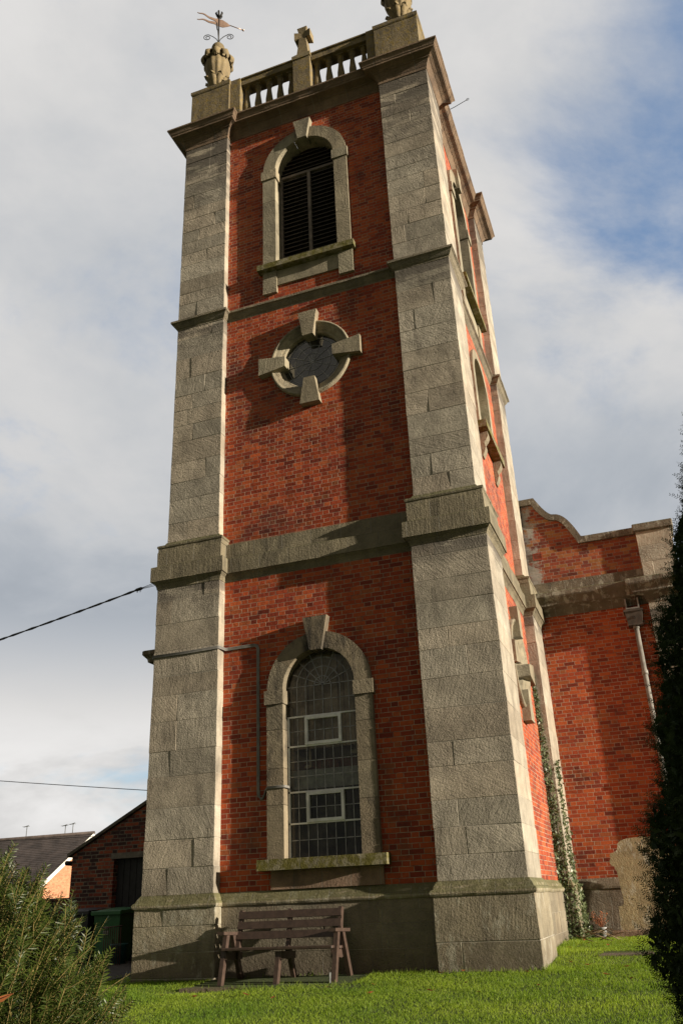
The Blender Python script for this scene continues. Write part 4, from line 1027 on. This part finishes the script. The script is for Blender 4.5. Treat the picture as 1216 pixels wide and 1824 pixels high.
for sgn in (-1, 1):
    ye = HY0-0.40 if sgn < 0 else HY1+0.40
    b = MB(); d = (ye-hm); ze = HE-0.40*sl_
    b.add([(x, y, z) for x in (HG+0.02, HG+0.13) for y, z in ((ye, ze-0.24), (ye, ze+0.0), (hm, HR+0.0), (hm, HR-0.26))], [(0, 1, 2, 3), (4, 7, 6, 5), (0, 4, 5, 1), (1, 5, 6, 2), (2, 6, 7, 3), (3, 7, 4, 0)])
    b.build('bargeboard', M['white_paint'], house)
b = MB(); b.tube([(-45, HY0-0.38, HE-0.36), (HG+0.05, HY0-0.38, HE-0.36)], 0.07, 8); b.tube([(HG-0.10, HY0-0.08, HE-0.35), (HG-0.10, HY0-0.08, 0.3)], 0.045, 8); b.build('gutter', M['black_cable'], house)
b = MB()
for a, c in ((-26.9, -26.82), (-26.36, -26.28), (-25.83, -25.75)): b.box(a, c, HY0-0.02, HY0+0.08, 1.6, 2.75)
for z in (1.6, 2.15, 2.68): b.box(-26.82, -25.83, HY0-0.018, HY0+0.07, z, z+0.07)
hw_ = b.build('window', M['white_paint'], house)
b = MB(); b.add([(-26.9, HY0+0.05, 1.6), (-25.75, HY0+0.05, 1.6), (-25.75, HY0+0.05, 2.75), (-26.9, HY0+0.05, 2.75)], [(0, 1, 2, 3)]); b.build('pane', M['glass_round'], hw_)
b = MB(); b.box(-26.9, -25.75, HY0+0.2, HY0+0.25, 1.5, 2.8); b.build('room_wall', M['dark_in'], hw_)
b = MB(); b.lathe([(0.001, 0.0), (0.10, 0.02), (0.13, 0.10), (0.10, 0.18), (0.001, 0.20)], (HG-0.45, HY0-0.16, 2.62), 12); b.build('wall_lamp', M['white_paint'], house)
for x, h in ((-30.2, 0.75), (-27.3, 0.62), (-26.75, 0.68)):
    b = MB(); b.tube([(x, hm, HR-0.1), (x, hm, HR+h)], 0.022, 6)
    dx_ = Vector((0.35, -0.12, 0))
    b.tube([Vector((x, hm, HR+h-0.06))-dx_*0.9, Vector((x, hm, HR+h))+dx_*0.5], 0.02, 5)
    for k in range(5): b.tube([Vector((x, hm, HR+h-0.05))-dx_*(0.9-0.3*k)-Vector((0.04, 0.12, 0)), Vector((x, hm, HR+h-0.05))-dx_*(0.9-0.3*k)+Vector((0.04, 0.12, 0))], 0.012, 4)
    b.build('aerial', M['galv'], house)

# ------------------------------------------------------------------ BINS, PANEL
def bin_(name, label, mat, x, y, z, h=1.02, w=0.56, dp=0.66, yaw=0.0, lidmat=None):
    t_ = thing(name, label, 'wheelie bin', (x, y, z))
    b = MB()
    def ringz(ww, dd, zz): return [(x-ww/2, y-dd/2, z+zz), (x+ww/2, y-dd/2, z+zz), (x+ww/2, y+dd/2, z+zz), (x-ww/2, y+dd/2, z+zz)]
    lv = [ringz(w*0.80, dp*0.74, 0.04), ringz(w*0.98, dp*0.94, h*0.90), ringz(w*0.98, dp*0.94, h*0.91), ringz(w*1.04, dp*1.0, h*0.91), ringz(w*1.04, dp*1.0, h*0.95)]
    vs = sum(lv, []); fs = [(3, 2, 1, 0)]
    for k in range(len(lv)-1): fs += [(4*k+i, 4*k+(i+1) % 4, 4*k+4+(i+1) % 4, 4*k+4+i) for i in range(4)]
    b.add(vs, fs); 
    b.box(x-w*0.25, x+w*0.25, y-dp*0.46, y-dp*0.40, z+0.05, z+0.5, 0, 0.5, 0, 0.01)
    b.build('body', mat, t_)
    b = MB(); n = 7
    top = []
    for j in range(n+1):
        s = j/n; yy = y-dp*0.55+dp*1.12*s; zz = z+h*0.955+0.075*math.sin(math.pi*(0.12+0.88*s)*0.62)
        for i in range(7):
            q = i/6-0.5; top.append((x+w*1.13*q, yy, zz+0.022*math.cos(q*math.pi)))
    fs = [(j*7+i, j*7+i+1, j*7+8+i, j*7+7+i) for j in range(n) for i in range(6)]
    b.add(top, fs, 0, 0.5, True)
    b.box(x-w*0.565, x+w*0.565, y-dp*0.565, y-dp*0.53, z+h*0.915, z+h*0.995, 0, 0.5, 0, 0.012)
    b.box(x-w*0.565, x-w*0.535, y-dp*0.53, y+dp*0.56, z+h*0.93, z+h*1.0, 0, 0.5, 0, 0.008); b.box(x+w*0.535, x+w*0.565, y-dp*0.53, y+dp*0.56, z+h*0.93, z+h*1.0, 0, 0.5, 0, 0.008)
    b.tube([(x-w*0.5, y+dp*0.60, z+h*0.97), (x+w*0.5, y+dp*0.60, z+h*0.97)], 0.018, 8)
    b.build('lid', lidmat or mat, t_)
    for s in (-1, 1):
        b = MB(); b.tube([(x+s*w*0.40, y+dp*0.36, z+0.10), (x+s*w*0.48, y+dp*0.36, z+0.10)], 0.10, 16); b.build('wheel', M['black_cable'], t_)
    return t_
BZ = 0.315
gbin = bin_('green_wheelie_bin', 'dark green wheelie bin with white print beside the tower plinth', M['green_bin'], -2.665, 3.35, BZ, 1.0, 0.60, 0.68)
b = MB(); X, Y, Z = -2.69, 3.35-0.68*0.47+0.012, BZ+0.60
yf = lambda z: 3.35-0.68*(0.37+0.10*((z-BZ-0.04)/0.86))-0.006
def dec(poly):
    n = len(poly); b.add([(u, yf(v)-0.002, v) for u, v in poly]+[(u, yf(v)+0.003, v) for u, v in poly], [tuple(range(n)), tuple(range(2*n-1, n-1, -1))]+[(i, (i+1) % n, n+(i+1) % n, n+i) for i in range(n)])
Z = BZ+0.66
dec([(X-0.05, Z+0.055), (X-0.028, Z+0.055), (X-0.012, Z+0.02), (X-0.022, Z)]); dec([(X-0.012, Z+0.055), (X+0.014, Z+0.055), (X+0.004, Z+0.022), (X-0.006, Z+0.022)]); dec([(X+0.03, Z+0.055), (X+0.055, Z+0.055), (X+0.024, Z), (X+0.012, Z+0.02)])
for k, wd in enumerate((0.10, 0.11, 0.085)):
    u = X-wd/2
    while u < X+wd/2:
        w_ = rng.uniform(0.006, 0.013); dec([(u, Z-0.035-0.026*k), (u+w_, Z-0.035-0.026*k), (u+w_, Z-0.018-0.026*k), (u, Z-0.018-0.026*k)]); u += w_+0.004
b.build('emblem', M['white_print'], gbin)
kbin = bin_('grey_wheelie_bin', 'black and grey wheelie bin left of the green bin', M['grey_bin'], -3.42, 3.40, BZ, 1.02, 0.60, 0.70)
b = MB(); b.box(-3.42-0.10, -3.42+0.02, 3.40-0.335, 3.40-0.32, BZ+0.62, BZ+0.72); b.build('sticker', M['white_print'], kbin)
b = MB()
for i in range(9):
    x = -2.36+0.045*i; b.tube([(x+0.07, 2.45, 0.28), (x, 2.52, 1.02)], 0.007, 6)
b.tube([(-2.38, 2.52, 1.02), (-1.97, 2.52, 1.045)], 0.009, 6); b.tube([(-2.30, 2.46, 0.36), (-1.92, 2.46, 0.37)], 0.009, 6)
tag(b.build('wire_panel', M['red_wire'], origin=(-2.2, 2.45, 0.3)), 'rusty red wire panel leaning between the green bin and the tower', 'panel')
b = MB(); b.lathe([(0.001, 0.0), (0.13, 0.0), (0.15, 0.40), (0.165, 0.41), (0.165, 0.44), (0.14, 0.44), (0.12, 0.05), (0.001, 0.05)], (-2.20, 2.80, 0.30), 20)
tag(b.build('plastic_bucket', M['teal'], origin=(-2.2, 2.8, 0.3)), 'teal plastic bucket behind the rusty wire panel', 'bucket')

# ------------------------------------------------------------------ BENCH
SLZ = 0.285
b = MB()
P_ = [(1.22, -0.86), (2.3, -0.83), (3.78, -0.80), (3.80, -0.2), (3.80, 0.11), (1.25, 0.11), (1.21, -0.3)]
n = len(P_); b.add([(x, y, SLZ) for x, y in P_]+[(x, y, 0.10) for x, y in P_], [tuple(range(n)), tuple(range(2*n-1, n-1, -1))]+[(i, (i+1) % n, n+(i+1) % n, n+i) for i in range(n)])
tag(b.build('concrete_base', M['slab'], origin=(2.5, -0.3, 0.2)), 'mossy flat concrete slab under the bench', 'slab')
BX, BY, BZ0 = 2.545, -0.27, SLZ
bench = thing('park_bench', 'brown slatted park bench standing on a slab before the plinth', 'bench', (BX, BY, BZ0))
def bp(x, y, z): return (BX+x, BY+y, BZ0+z)
leg_w, leg_t = 0.085, 0.06
for x in (-0.84, 0.0, 0.84):
    ztop = 0.635 if x else 0.40
    fy = lambda z: -0.315+0.17*z/0.635
    b = MB(); b.bar(bp(x, -0.315, 0.0), bp(x, fy(ztop), ztop), leg_t, leg_w, 0, 0.5, (1, 0, 0)); b.build('leg', M['bench'], bench)
    b = MB(); b.bar(bp(x, 0.335, 0.0), bp(x, 0.335-0.30*ztop/0.635, ztop), leg_t, leg_w, 0, 0.5, (1, 0, 0)); b.build('leg', M['bench'], bench)
    b = MB(); b.bar(bp(x-0.045 if x > 0 else x+0.045, -0.26, 0.365), bp(x-0.045 if x > 0 else x+0.045, 0.24, 0.345), 0.028, 0.095, 0, 0.5, (1, 0, 0)); b.build('seat_bearer', M['bench'], bench)
    xb = x*0.925
    b = MB(); b.bar(bp(xb, 0.075, 0.30), bp(xb, 0.225, 0.93), 0.05, 0.075, 0, 0.5, (1, 0, 0)); b.build('back_post', M['bench'], bench)
    if x:
        b = MB(); b.bar(bp(x, -0.33, 0.655), bp(x, 0.24, 0.635), 0.105, 0.042, 0, 0.5, (1, 0, 0)); b.build('armrest', M['bench'], bench)
for k in range(4):
    y = -0.285+0.112*k; b = MB(); b.box(BX-0.83, BX+0.83, BY+y-0.051, BY+y+0.051, BZ0+0.432-0.006*k, BZ0+0.468-0.006*k, 0, 0.5, 0, 0.006); b.build('seat_slat', M['bench'], bench)
for zc_ in (0.605, 0.735, 0.868):
    y = 0.075+0.15*(zc_-0.30)/0.63-0.045
    b = MB(); a = math.atan2(0.15, 0.63); h = 0.049
    b.add([bp(sx*0.80, y+math.sin(a)*s*h+e*0.015*math.cos(a), zc_+math.cos(a)*s*h-e*0.015*math.sin(a)) for sx in (-1, 1) for s in (-1, 1) for e in (-1, 1)], [(0, 1, 3, 2), (4, 6, 7, 5), (0, 4, 5, 1), (2, 3, 7, 6), (0, 2, 6, 4), (1, 5, 7, 3)])
    b.build('back_slat', M['bench'], bench)
b = MB(); b.box(BX+0.785, BX+0.805, BY-0.365, BY-0.31, BZ0, BZ0+0.15, 0, 0.5, 0, 0.008); b.box(BX+0.76, BX+0.805, BY-0.37, BY-0.29, BZ0, BZ0+0.008); b.build('fixing_bracket', M['galv'], bench)

# ------------------------------------------------------------------ GRAVESTONE AND BITS AT THE RIGHT
gy = 5.62
half = [(0.0, 0.60), (0.62, 0.60), (0.60, 1.00), (0.52, 1.01), (0.49, 1.06), (0.53, 1.60), (0.56, 1.64), (0.56, 1.68), (0.60, 1.69), (0.635, 1.74), (0.63, 1.80), (0.60, 1.84), (0.62, 1.88), (0.59, 1.92), (0.53, 1.93), (0.47, 1.97), (0.45, 2.02), (0.44, 2.08), (0.38, 2.13), (0.25, 2.165), (0.0, 2.18)]
gx = 7.32
pl = [(gx+u, v) for u, v in half]+[(gx-u, v) for u, v in reversed(half[1:-1])]
gs = thing('gravestone', 'tall shaped pale gravestone standing against the nave wall', 'gravestone', (gx, gy, 0.5))
b = MB(); n = len(pl)
lean = lambda v: 0.03*(v-0.6)
vs = [(u, gy-0.06+lean(v), v) for u, v in pl]+[(u, gy+0.05+lean(v), v) for u, v in pl]
b.add(vs, [tuple(range(n)), tuple(range(2*n-1, n-1, -1))]+[(i, (i+1) % n, n+(i+1) % n, n+i) for i in range(n)]); b.build('headstone', M['stone_grave'], gs)
b = MB(); b.box(gx-0.78, gx+0.78, gy-0.20, gy+0.16, 0.35, 0.60, 0, 0.5, 0.005, 0.015); b.build('foot_stone', M['stone_pink'], gs)
pt = thing('flower_pot', 'pale pot with a withered brown plant beside the gravestone', 'flower pot', (6.38, 5.45, 0.42))
b = MB(); b.lathe([(0.001, 0.0), (0.055, 0.0), (0.075, 0.17), (0.082, 0.175), (0.082, 0.20), (0.068, 0.20), (0.06, 0.14), (0.001, 0.14)], (6.38, 5.45, gz(6.38, 5.45)-0.01), 18); b.build('pot', M['pot'], pt)
b = MB()
for k in range(60):
    a = rng.uniform(0, 6.28); r = rng.uniform(0.03, 0.17); h = rng.uniform(0.12, 0.32); z0 = gz(6.38, 5.45)+0.14
    e = Vector((6.35+r*math.cos(a), 5.45+r*math.sin(a), z0+h)); b.tube([(6.37, 5.45, z0), (6.37+0.4*r*math.cos(a), 5.45+0.4*r*math.sin(a), z0+h*0.6), e], 0.0022, 4)
    b.lathe([(0.001, -0.012), (0.013, 0), (0.001, 0.012)], e, 6)
b.build('dried_plant', M['dry'], pt)
b = MB()
for k in range(9):
    x0, y0 = 6.30+rng.uniform(-.2, .2), 3.9+rng.uniform(-.3, .3); a = rng.uniform(-0.6, 0.6); L = rng.uniform(0.35, 0.8)
    p = [(x0+L*s*math.cos(a), y0+L*s*math.sin(a), gz(x0, y0)+0.03+0.20*math.sin(s*2.4+0.3*k)*(0.4+0.6*rng.random())) for s in (0, 0.3, 0.6, 1.0)]
    b.tube(p, [0.010, 0.008, 0.006, 0.003], 5)
tag(b.build('fallen_branch', M['twig'], origin=(6.4, 3.9, gz(6.4, 3.9))), 'small pile of fallen bare twigs on grass by the ivy', 'branch')
b = MB(); b.box(6.66, 7.4, 1.05, 1.6, 0.3, gz(7.0, 1.3)+0.012, 0, 0.5, 0.01, 0.01)
tag(b.build('stone_slab', M['stone_wallbase'], origin=(7.1, 1.4, 0.5)), 'flat grey stone slab in the lawn before the gravestone', 'slab')

# ------------------------------------------------------------------ IVY
ivy = thing('ivy', 'green ivy climbing the far tower corner from the ground', 'ivy', (6.1, 4.7, 0.45))
pts = []
def ivw(z): return max(0.0, 1.0-(z-0.4)/4.9)
nst = MB()
fe = 6.0-PW          # near edge of the far pilaster
for k in range(3900):
    z = 0.42+4.9*nrg.random()**2.3; w = ivw(z); c = nrg.random()
    off = 0.02+abs(nrg.normal())*0.035
    low = 0.09 if z < 1.4 else 0.0
    if c < 0.45:    # on the return of the far pilaster, facing the camera
        x = 5.8+nrg.random()*(0.22+low)*(0.25+0.75*min(1.0, w*1.35)); pts.append((x, fe-off-low, z))
    elif c < 0.62:  # spilling on to the brick
        pts.append((5.8+off*0.8, fe-nrg.random()*(0.10+0.22*w), z))
    else:           # on the sunny face of the far pilaster
        if z > 3.6: continue
        pts.append((6.0+off+low, fe-low+nrg.random()*(0.15+0.85*w*w), z))
scatter_leaves('foliage', pts, 0.034, M['ivy'], ivy)
for k in range(10):
    x = 5.86+0.03*k; z1 = rng.uniform(1.2, 4.6) if k < 5 else rng.uniform(0.9, 2.0)
    pth = []; xx = min(x, 6.10)
    for s in range(9):
        z = 0.4+(z1-0.4)*s/8; yy = fe-0.02-(0.09 if z < 1.4 else 0); xx += rng.uniform(-0.025, 0.018)
        pth.append((max(5.83, min(6.10 if z < 1.4 else 5.99, xx)), yy, z))
    nst.tube(pth, [0.012-0.0011*i for i in range(9)], 5)
nst.build('stem', M['twig'], ivy)

# ------------------------------------------------------------------ YEW SHOOTS
def shoots(starts, dirs, lens, needle=0.024, width=0.0026, step=0.0036, curve=0.3, fan=1.05):
    """needle mesh for many shoots: two ranks of needles along each curved stem"""
    V = []; Rn = []; stems = []
    for s, d, L in zip(starts, dirs, lens):
        s = np.array(s, float); d = np.array(d, float); d /= np.linalg.norm(d)
        bend = nrg.normal(size=3)*curve*0.5+np.array([0, 0, curve*0.5])
        n = max(5, int(L/step)); tt = np.linspace(0, 1, n)[:, None]
        c = s+d*L*tt+bend*L*0.5*tt**2; tan = d+bend*tt; tan /= np.linalg.norm(tan, axis=1)[:, None]
        stems.append(np.vstack([c[0], c[n//2], c[-1]]))
        ref = nrg.normal(size=3); sd = np.cross(tan, ref); sd /= np.linalg.norm(sd, axis=1)[:, None]
        up_ = np.cross(sd, tan)
        sign = np.where(np.arange(n) % 2 == 0, 1.0, -1.0)[:, None]
        ang = nrg.normal(0, 0.38, n)[:, None]+0.15
        lat = sd*sign*np.cos(ang)+up_*np.sin(ang)
        fw_ = fan*nrg.uniform(0.7, 1.25, n)[:, None]
        nd = lat*np.sin(fw_)+tan*np.cos(fw_); nd /= np.linalg.norm(nd, axis=1)[:, None]
        ln = needle*(0.55+0.45*np.sin(np.pi*np.clip(tt*0.9+0.1, 0, 1))**0.6)*nrg.uniform(0.8, 1.15, n)[:, None]
        wv = np.cross(nd, up_); wl = np.linalg.norm(wv, axis=1)[:, None]; wv = wv/np.maximum(wl, 1e-6)*width
        arc = up_*ln*0.10
        a = c; m1 = c+nd*ln*0.55+arc; e = c+nd*ln
        q = np.stack([a-wv*0.35, a+wv*0.35, m1+wv*0.5, m1-wv*0.5, e], 1)
        V.append(q.reshape(-1, 3)); Rn.append(np.clip(nrg.normal(0.45, 0.22)+0.25*(tt[:, 0]-0.4)+nrg.normal(0, 0.08, n), 0, 1))
    V = np.vstack(V); n = len(V)//5; base = np.arange(n)[:, None]*5
    F = np.vstack([base+np.array([0, 1, 2, 3]), base+np.array([3, 2, 4, 4])])
    r = np.concatenate(Rn); return V, base, r, stems
def build_shoots(name, data, mat, parent):
    V, base, r, stems = data
    # quad + triangle per needle; the tip triangle is stored as its own list
    T1 = np.hstack([base+0, base+1, base+2]); T2 = np.hstack([base+0, base+2, base+3]); T3 = np.hstack([base+3, base+2, base+4])
    F = np.vstack([T1, T2, T3]); rr = np.concatenate([r, r, r])
    return leafmesh(name, V, F, mat, parent, rr)
def stem_mesh(name, stems, rad, mat, parent, n=4):
    b = MB()
    for st in stems: b.tube([tuple(p) for p in st], [rad, rad*0.8, rad*0.4], n, 0, True, False)
    return b.build(name, mat, parent)

# foreground yew bush, lower left: a dome of shoots round (5.62, -10.0)
bc = np.array([5.72, -10.25, 0.62]); br = np.array([0.74, 0.58, 0.84])
bush = thing('yew_bush', 'bushy green yew with pointed shoots in the near left corner', 'bush', (bc[0], bc[1], gz(bc[0], bc[1])))
st, di, le = [], [], []
while len(st) < 6200:
    v = nrg.normal(size=3); v /= np.linalg.norm(v)
    if v[2] < -0.35: continue
    rad = nrg.uniform(0.45, 1.0)**0.6
    p = bc+v*br*rad
    d = v*np.array([0.8, 0.8, 0.55])+np.array([0.05, -0.05, 0.75])+nrg.normal(size=3)*0.30
    L = nrg.uniform(0.07, 0.17)
    st.append(p-d/np.linalg.norm(d)*L*0.6); di.append(d); le.append(L)
dat = shoots(st, di, le, 0.030, 0.0030, 0.0034)
build_shoots('foliage', dat, M['needle'], bush)
stem_mesh('shoot_stem', dat[3], 0.0014, M['stem'], bush)
b = MB()
for k in range(34):
    v = nrg.normal(size=3); v /= np.linalg.norm(v); v[2] = abs(v[2])*0.9+0.15
    e = bc+v*br*0.80; base = np.array([bc[0], bc[1], gz(bc[0], bc[1])-0.05]); mid = base*0.45+e*0.55+np.array([0, 0, 0.10])
    b.tube([base+nrg.normal(size=3)*np.array([.03, .03, 0]), mid, e], [0.011, 0.005, 0.0018], 6)
b.build('branch', M['stem'], bush)

# tall dark yew at the right edge
tc_ = np.array([8.62, -7.02]); 
yew = thing('yew_tree', 'tall dark conical yew tree at the right edge of the lawn', 'tree', (tc_[0], tc_[1], gz(*tc_)))
YRZ, YRR = [-0.3, 0.3, 0.6, 1.0, 1.25, 1.8, 2.14, 2.62, 3.35, 3.8, 4.25], [0.74, 0.82, 0.86, 0.87, 0.86, 0.74, 0.67, 0.55, 0.31, 0.14, 0.02]
def yr(z): return float(np.interp(z, YRZ, YRR))
st, di, le = [], [], []
while len(st) < 9500:
    z = nrg.uniform(-0.1, 4.2); 
    if nrg.random() > yr(z): continue
    a = nrg.uniform(0, 2*math.pi); r = yr(z)*(0.80+0.20*nrg.random()+0.05*math.sin(5*a+z*4)+0.05*math.sin(11*z+3*a))
    rv = np.array([math.cos(a), math.sin(a), 0]); p = np.array([tc_[0], tc_[1], z])+rv*r
    d = rv*0.9+np.array([0, 0, 0.45])+nrg.normal(size=3)*0.45; L = nrg.uniform(0.10, 0.20)
    st.append(p-d/np.linalg.norm(d)*L*0.6); di.append(d); le.append(L)
dat = shoots(st, di, le, 0.027, 0.0046, 0.0055)
build_shoots('foliage', dat, M['needle_dark'], yew)
b = MB(); b.tube([(tc_[0], tc_[1], gz(*tc_)-0.1), (tc_[0]+0.02, tc_[1], 2.0), (tc_[0], tc_[1], 4.0)], [0.14, 0.09, 0.02], 10)
for k in range(220):
    z = rng.uniform(0.1, 3.7); a = rng.uniform(0, 6.28); r = yr(z+0.35)*0.8
    b.tube([(tc_[0], tc_[1], z), (tc_[0]+0.5*r*math.cos(a), tc_[1]+0.5*r*math.sin(a), z+0.12), (tc_[0]+r*math.cos(a), tc_[1]+r*math.sin(a), z+0.34)], [0.022, 0.014, 0.004], 5)
b.build('trunk', M['bark'], yew)
# dense inner foliage, so that no daylight shows through the middle
pts = []
while len(pts) < 52000:
    z = nrg.uniform(-0.05, 4.1)
    if nrg.random() > yr(z): continue
    a = nrg.uniform(0, 2*math.pi); r = yr(z)*(0.5+0.46*nrg.random()**0.8)*(1+0.05*math.sin(5*a+z*4)+0.05*math.sin(11*z+3*a)); pts.append((tc_[0]+r*math.cos(a), tc_[1]+r*math.sin(a), z))
scatter_leaves('inner_foliage', pts, 0.028, M['needle_dark'], yew)

# ------------------------------------------------------------------ GRASS
def grass(n, x0, x1, y0, y1, hgt):
    x = nrg.uniform(x0, x1, n); y = nrg.uniform(y0, y1, n)
    inside = (x > -0.10) & (x < 6.10) & (y > -0.09)
    # keep to the lawn: not in the tower, the slab, the nave or the bare earth
    rec = (x > 1.33) & (x < 4.67) & (y > -0.1) & (y < 0.12)
    slab = (x > 1.30) & (x < 3.70) & (y > -0.78) & (y < 0.11)
    earth = (x < -0.8) & (y > 0.1)
    st_ = (x > 6.7) & (x < 7.38) & (y > 1.1) & (y < 1.57)
    rec2 = (x > 5.89) & (y > 1.34) & (y < 4.66)
    k = ~((inside & ~rec & ~rec2) | slab | earth | st_ | (y > 5.85) | ((x < -0.1) & (y > 4)))
    worn = (x > 1.1) & (x < 3.9) & (y > -1.15) & (y < -0.75) & (nrg.random(n) < 0.55)
    k &= ~worn
    return x[k], y[k]
gx_, gy_ = [], []
for n, x0, x1, y0, y1 in ((190000, -1.5, 9.5, -4.4, 0.25), (90000, 5.9, 11.0, -0.2, 5.9), (50000, -5.0, 12.0, -9.0, -4.4), (12000, -6, -0.1, -3.2, 2.2)):
    a, c = grass(n, x0, x1, y0, y1, 0.04); gx_.append(a); gy_.append(c)
gx_ = np.concatenate(gx_); gy_ = np.concatenate(gy_); n = len(gx_)
gz_ = np.array([gz(float(a), float(c)) for a, c in zip(gx_, gy_)])
def vnoise(x, y, f, s): return np.array([mnoise.noise((a*f, c*f, s)) for a, c in zip(x, y)])
tuft = vnoise(gx_, gy_, 2.2, 5.0); tone = vnoise(gx_, gy_, 0.9, 9.0)
h = nrg.uniform(0.016, 0.040, n)*(1.0+0.5*tuft); az = nrg.uniform(0, 2*math.pi, n); ln = nrg.uniform(0.15, 0.9, n)*h
edge = ((gy_ > -0.17) & (gy_ < -0.06) & (gx_ > -0.15) & (gx_ < 6.2)) | ((gy_ > 0.04) & (gx_ > 1.3) & (gx_ < 4.7)) | ((gx_ > 5.9) & (gx_ < 6.19) & (gy_ > 0)) | ((gx_ > 1.1) & (gx_ < 3.85) & (gy_ < -0.76) & (gy_ > -0.86))
h = np.where(edge & (nrg.random(n) < 0.5), h*nrg.uniform(1.2, 2.3, n), h)
w = nrg.uniform(0.0016, 0.0032, n); wa = nrg.uniform(0, 2*math.pi, n)
P = np.stack([gx_, gy_, gz_-0.004], 1); wv = np.stack([np.cos(wa)*w, np.sin(wa)*w, 0*w], 1)
lv = np.stack([np.cos(az)*ln, np.sin(az)*ln, 0*ln], 1); hv = np.stack([0*h, 0*h, h], 1)
V = np.stack([P-wv, P+wv, P+lv*0.35+hv*0.62+wv*0.8, P+lv*0.35+hv*0.62-wv*0.8, P+lv+hv], 1).reshape(-1, 3)
base = np.arange(n)[:, None]*5
F = np.vstack([np.hstack([base, base+1, base+2]), np.hstack([base, base+2, base+3]), np.hstack([base+3, base+2, base+4])])
rn = np.clip(0.42+0.45*tone+nrg.normal(0, 0.16, n), 0, 1)
tag(leafmesh('grass', V, F, M['grass'], None, np.concatenate([rn, rn, rn])), 'short green lawn grass', 'grass', kind='stuff')

# ------------------------------------------------------------------ FALLEN LEAVES
def leaf_shape(x, y, z, s, yaw, curl, tilt=0.0):
    b = MB(); pts = []
    for i, (u, v) in enumerate([(-1, 0), (-0.6, 0.35), (0, 0.5), (0.55, 0.34), (1, 0), (0.55, -0.34), (0, -0.5), (-0.6, -0.35)]):
        zz = curl*(abs(v)*1.1+0.35*u*u)*s+tilt*u*s
        pts.append((x+s*(u*math.cos(yaw)-v*math.sin(yaw)), y+s*(u*math.sin(yaw)+v*math.cos(yaw)), z+zz))
    pts.append((x, y, z)); b.add(pts, [(i, (i+1) % 8, 8) for i in range(8)], 0, rng.random(), False)
    t = Vector((x-s*1.35*math.cos(yaw), y-s*1.35*math.sin(yaw), z+0.35*curl*s+0.01)); b.tube([pts[0], t], 0.0015, 4)
    return b
spots = [(1.95, -1.75), (2.6, -1.62), (3.6, -1.3), (4.3, -1.8), (4.75, -0.3), (5.05, -0.22), (5.3, -1.2), (5.0, -1.75), (5.9, -0.35), (6.35, 0.4), (6.6, 0.1), (6.2, -1.5), (6.9, -0.8), (7.1, -0.2), (6.25, 2.7), (6.35, 3.1), (6.22, 3.6), (6.55, 3.9), (6.7, 2.4), (3.1, -1.9), (5.6, -1.9), (6.9, 4.6), (1.4, -1.6), (7.2, -1.2), (4.1, -1.1), (6.5, -1.9), (6.15, 2.2)]
for x, y in spots:
    s = rng.uniform(0.022, 0.05)
    o = leaf_shape(x, y, gz(x, y)+0.035, s, rng.uniform(0, 6.28), rng.uniform(0.25, 0.8), rng.uniform(-0.4, 0.4)).build('fallen_leaf', M['dead_leaf'], origin=(x, y, gz(x, y)))
    tag(o, 'small brown fallen leaf lying on the lawn', 'leaf', 'fallen leaves on the lawn')
for (x, y, z, s, yaw, lab) in ((6.16, -10.50, 1.10, 0.035, 0.4, 'large curled brown leaf caught highest in the yew bush'), (6.30, -10.55, 1.07, 0.030, 1.2, 'narrow folded brown leaf caught low in the yew bush')):
    tag(leaf_shape(x, y, z, s, yaw, 0.7, 0.3).build('dead_leaf', M['dead_leaf'], origin=(x, y, z)), lab, 'leaf')

for o in list(bpy.data.objects):
    if '_w' in o: del o['_w']
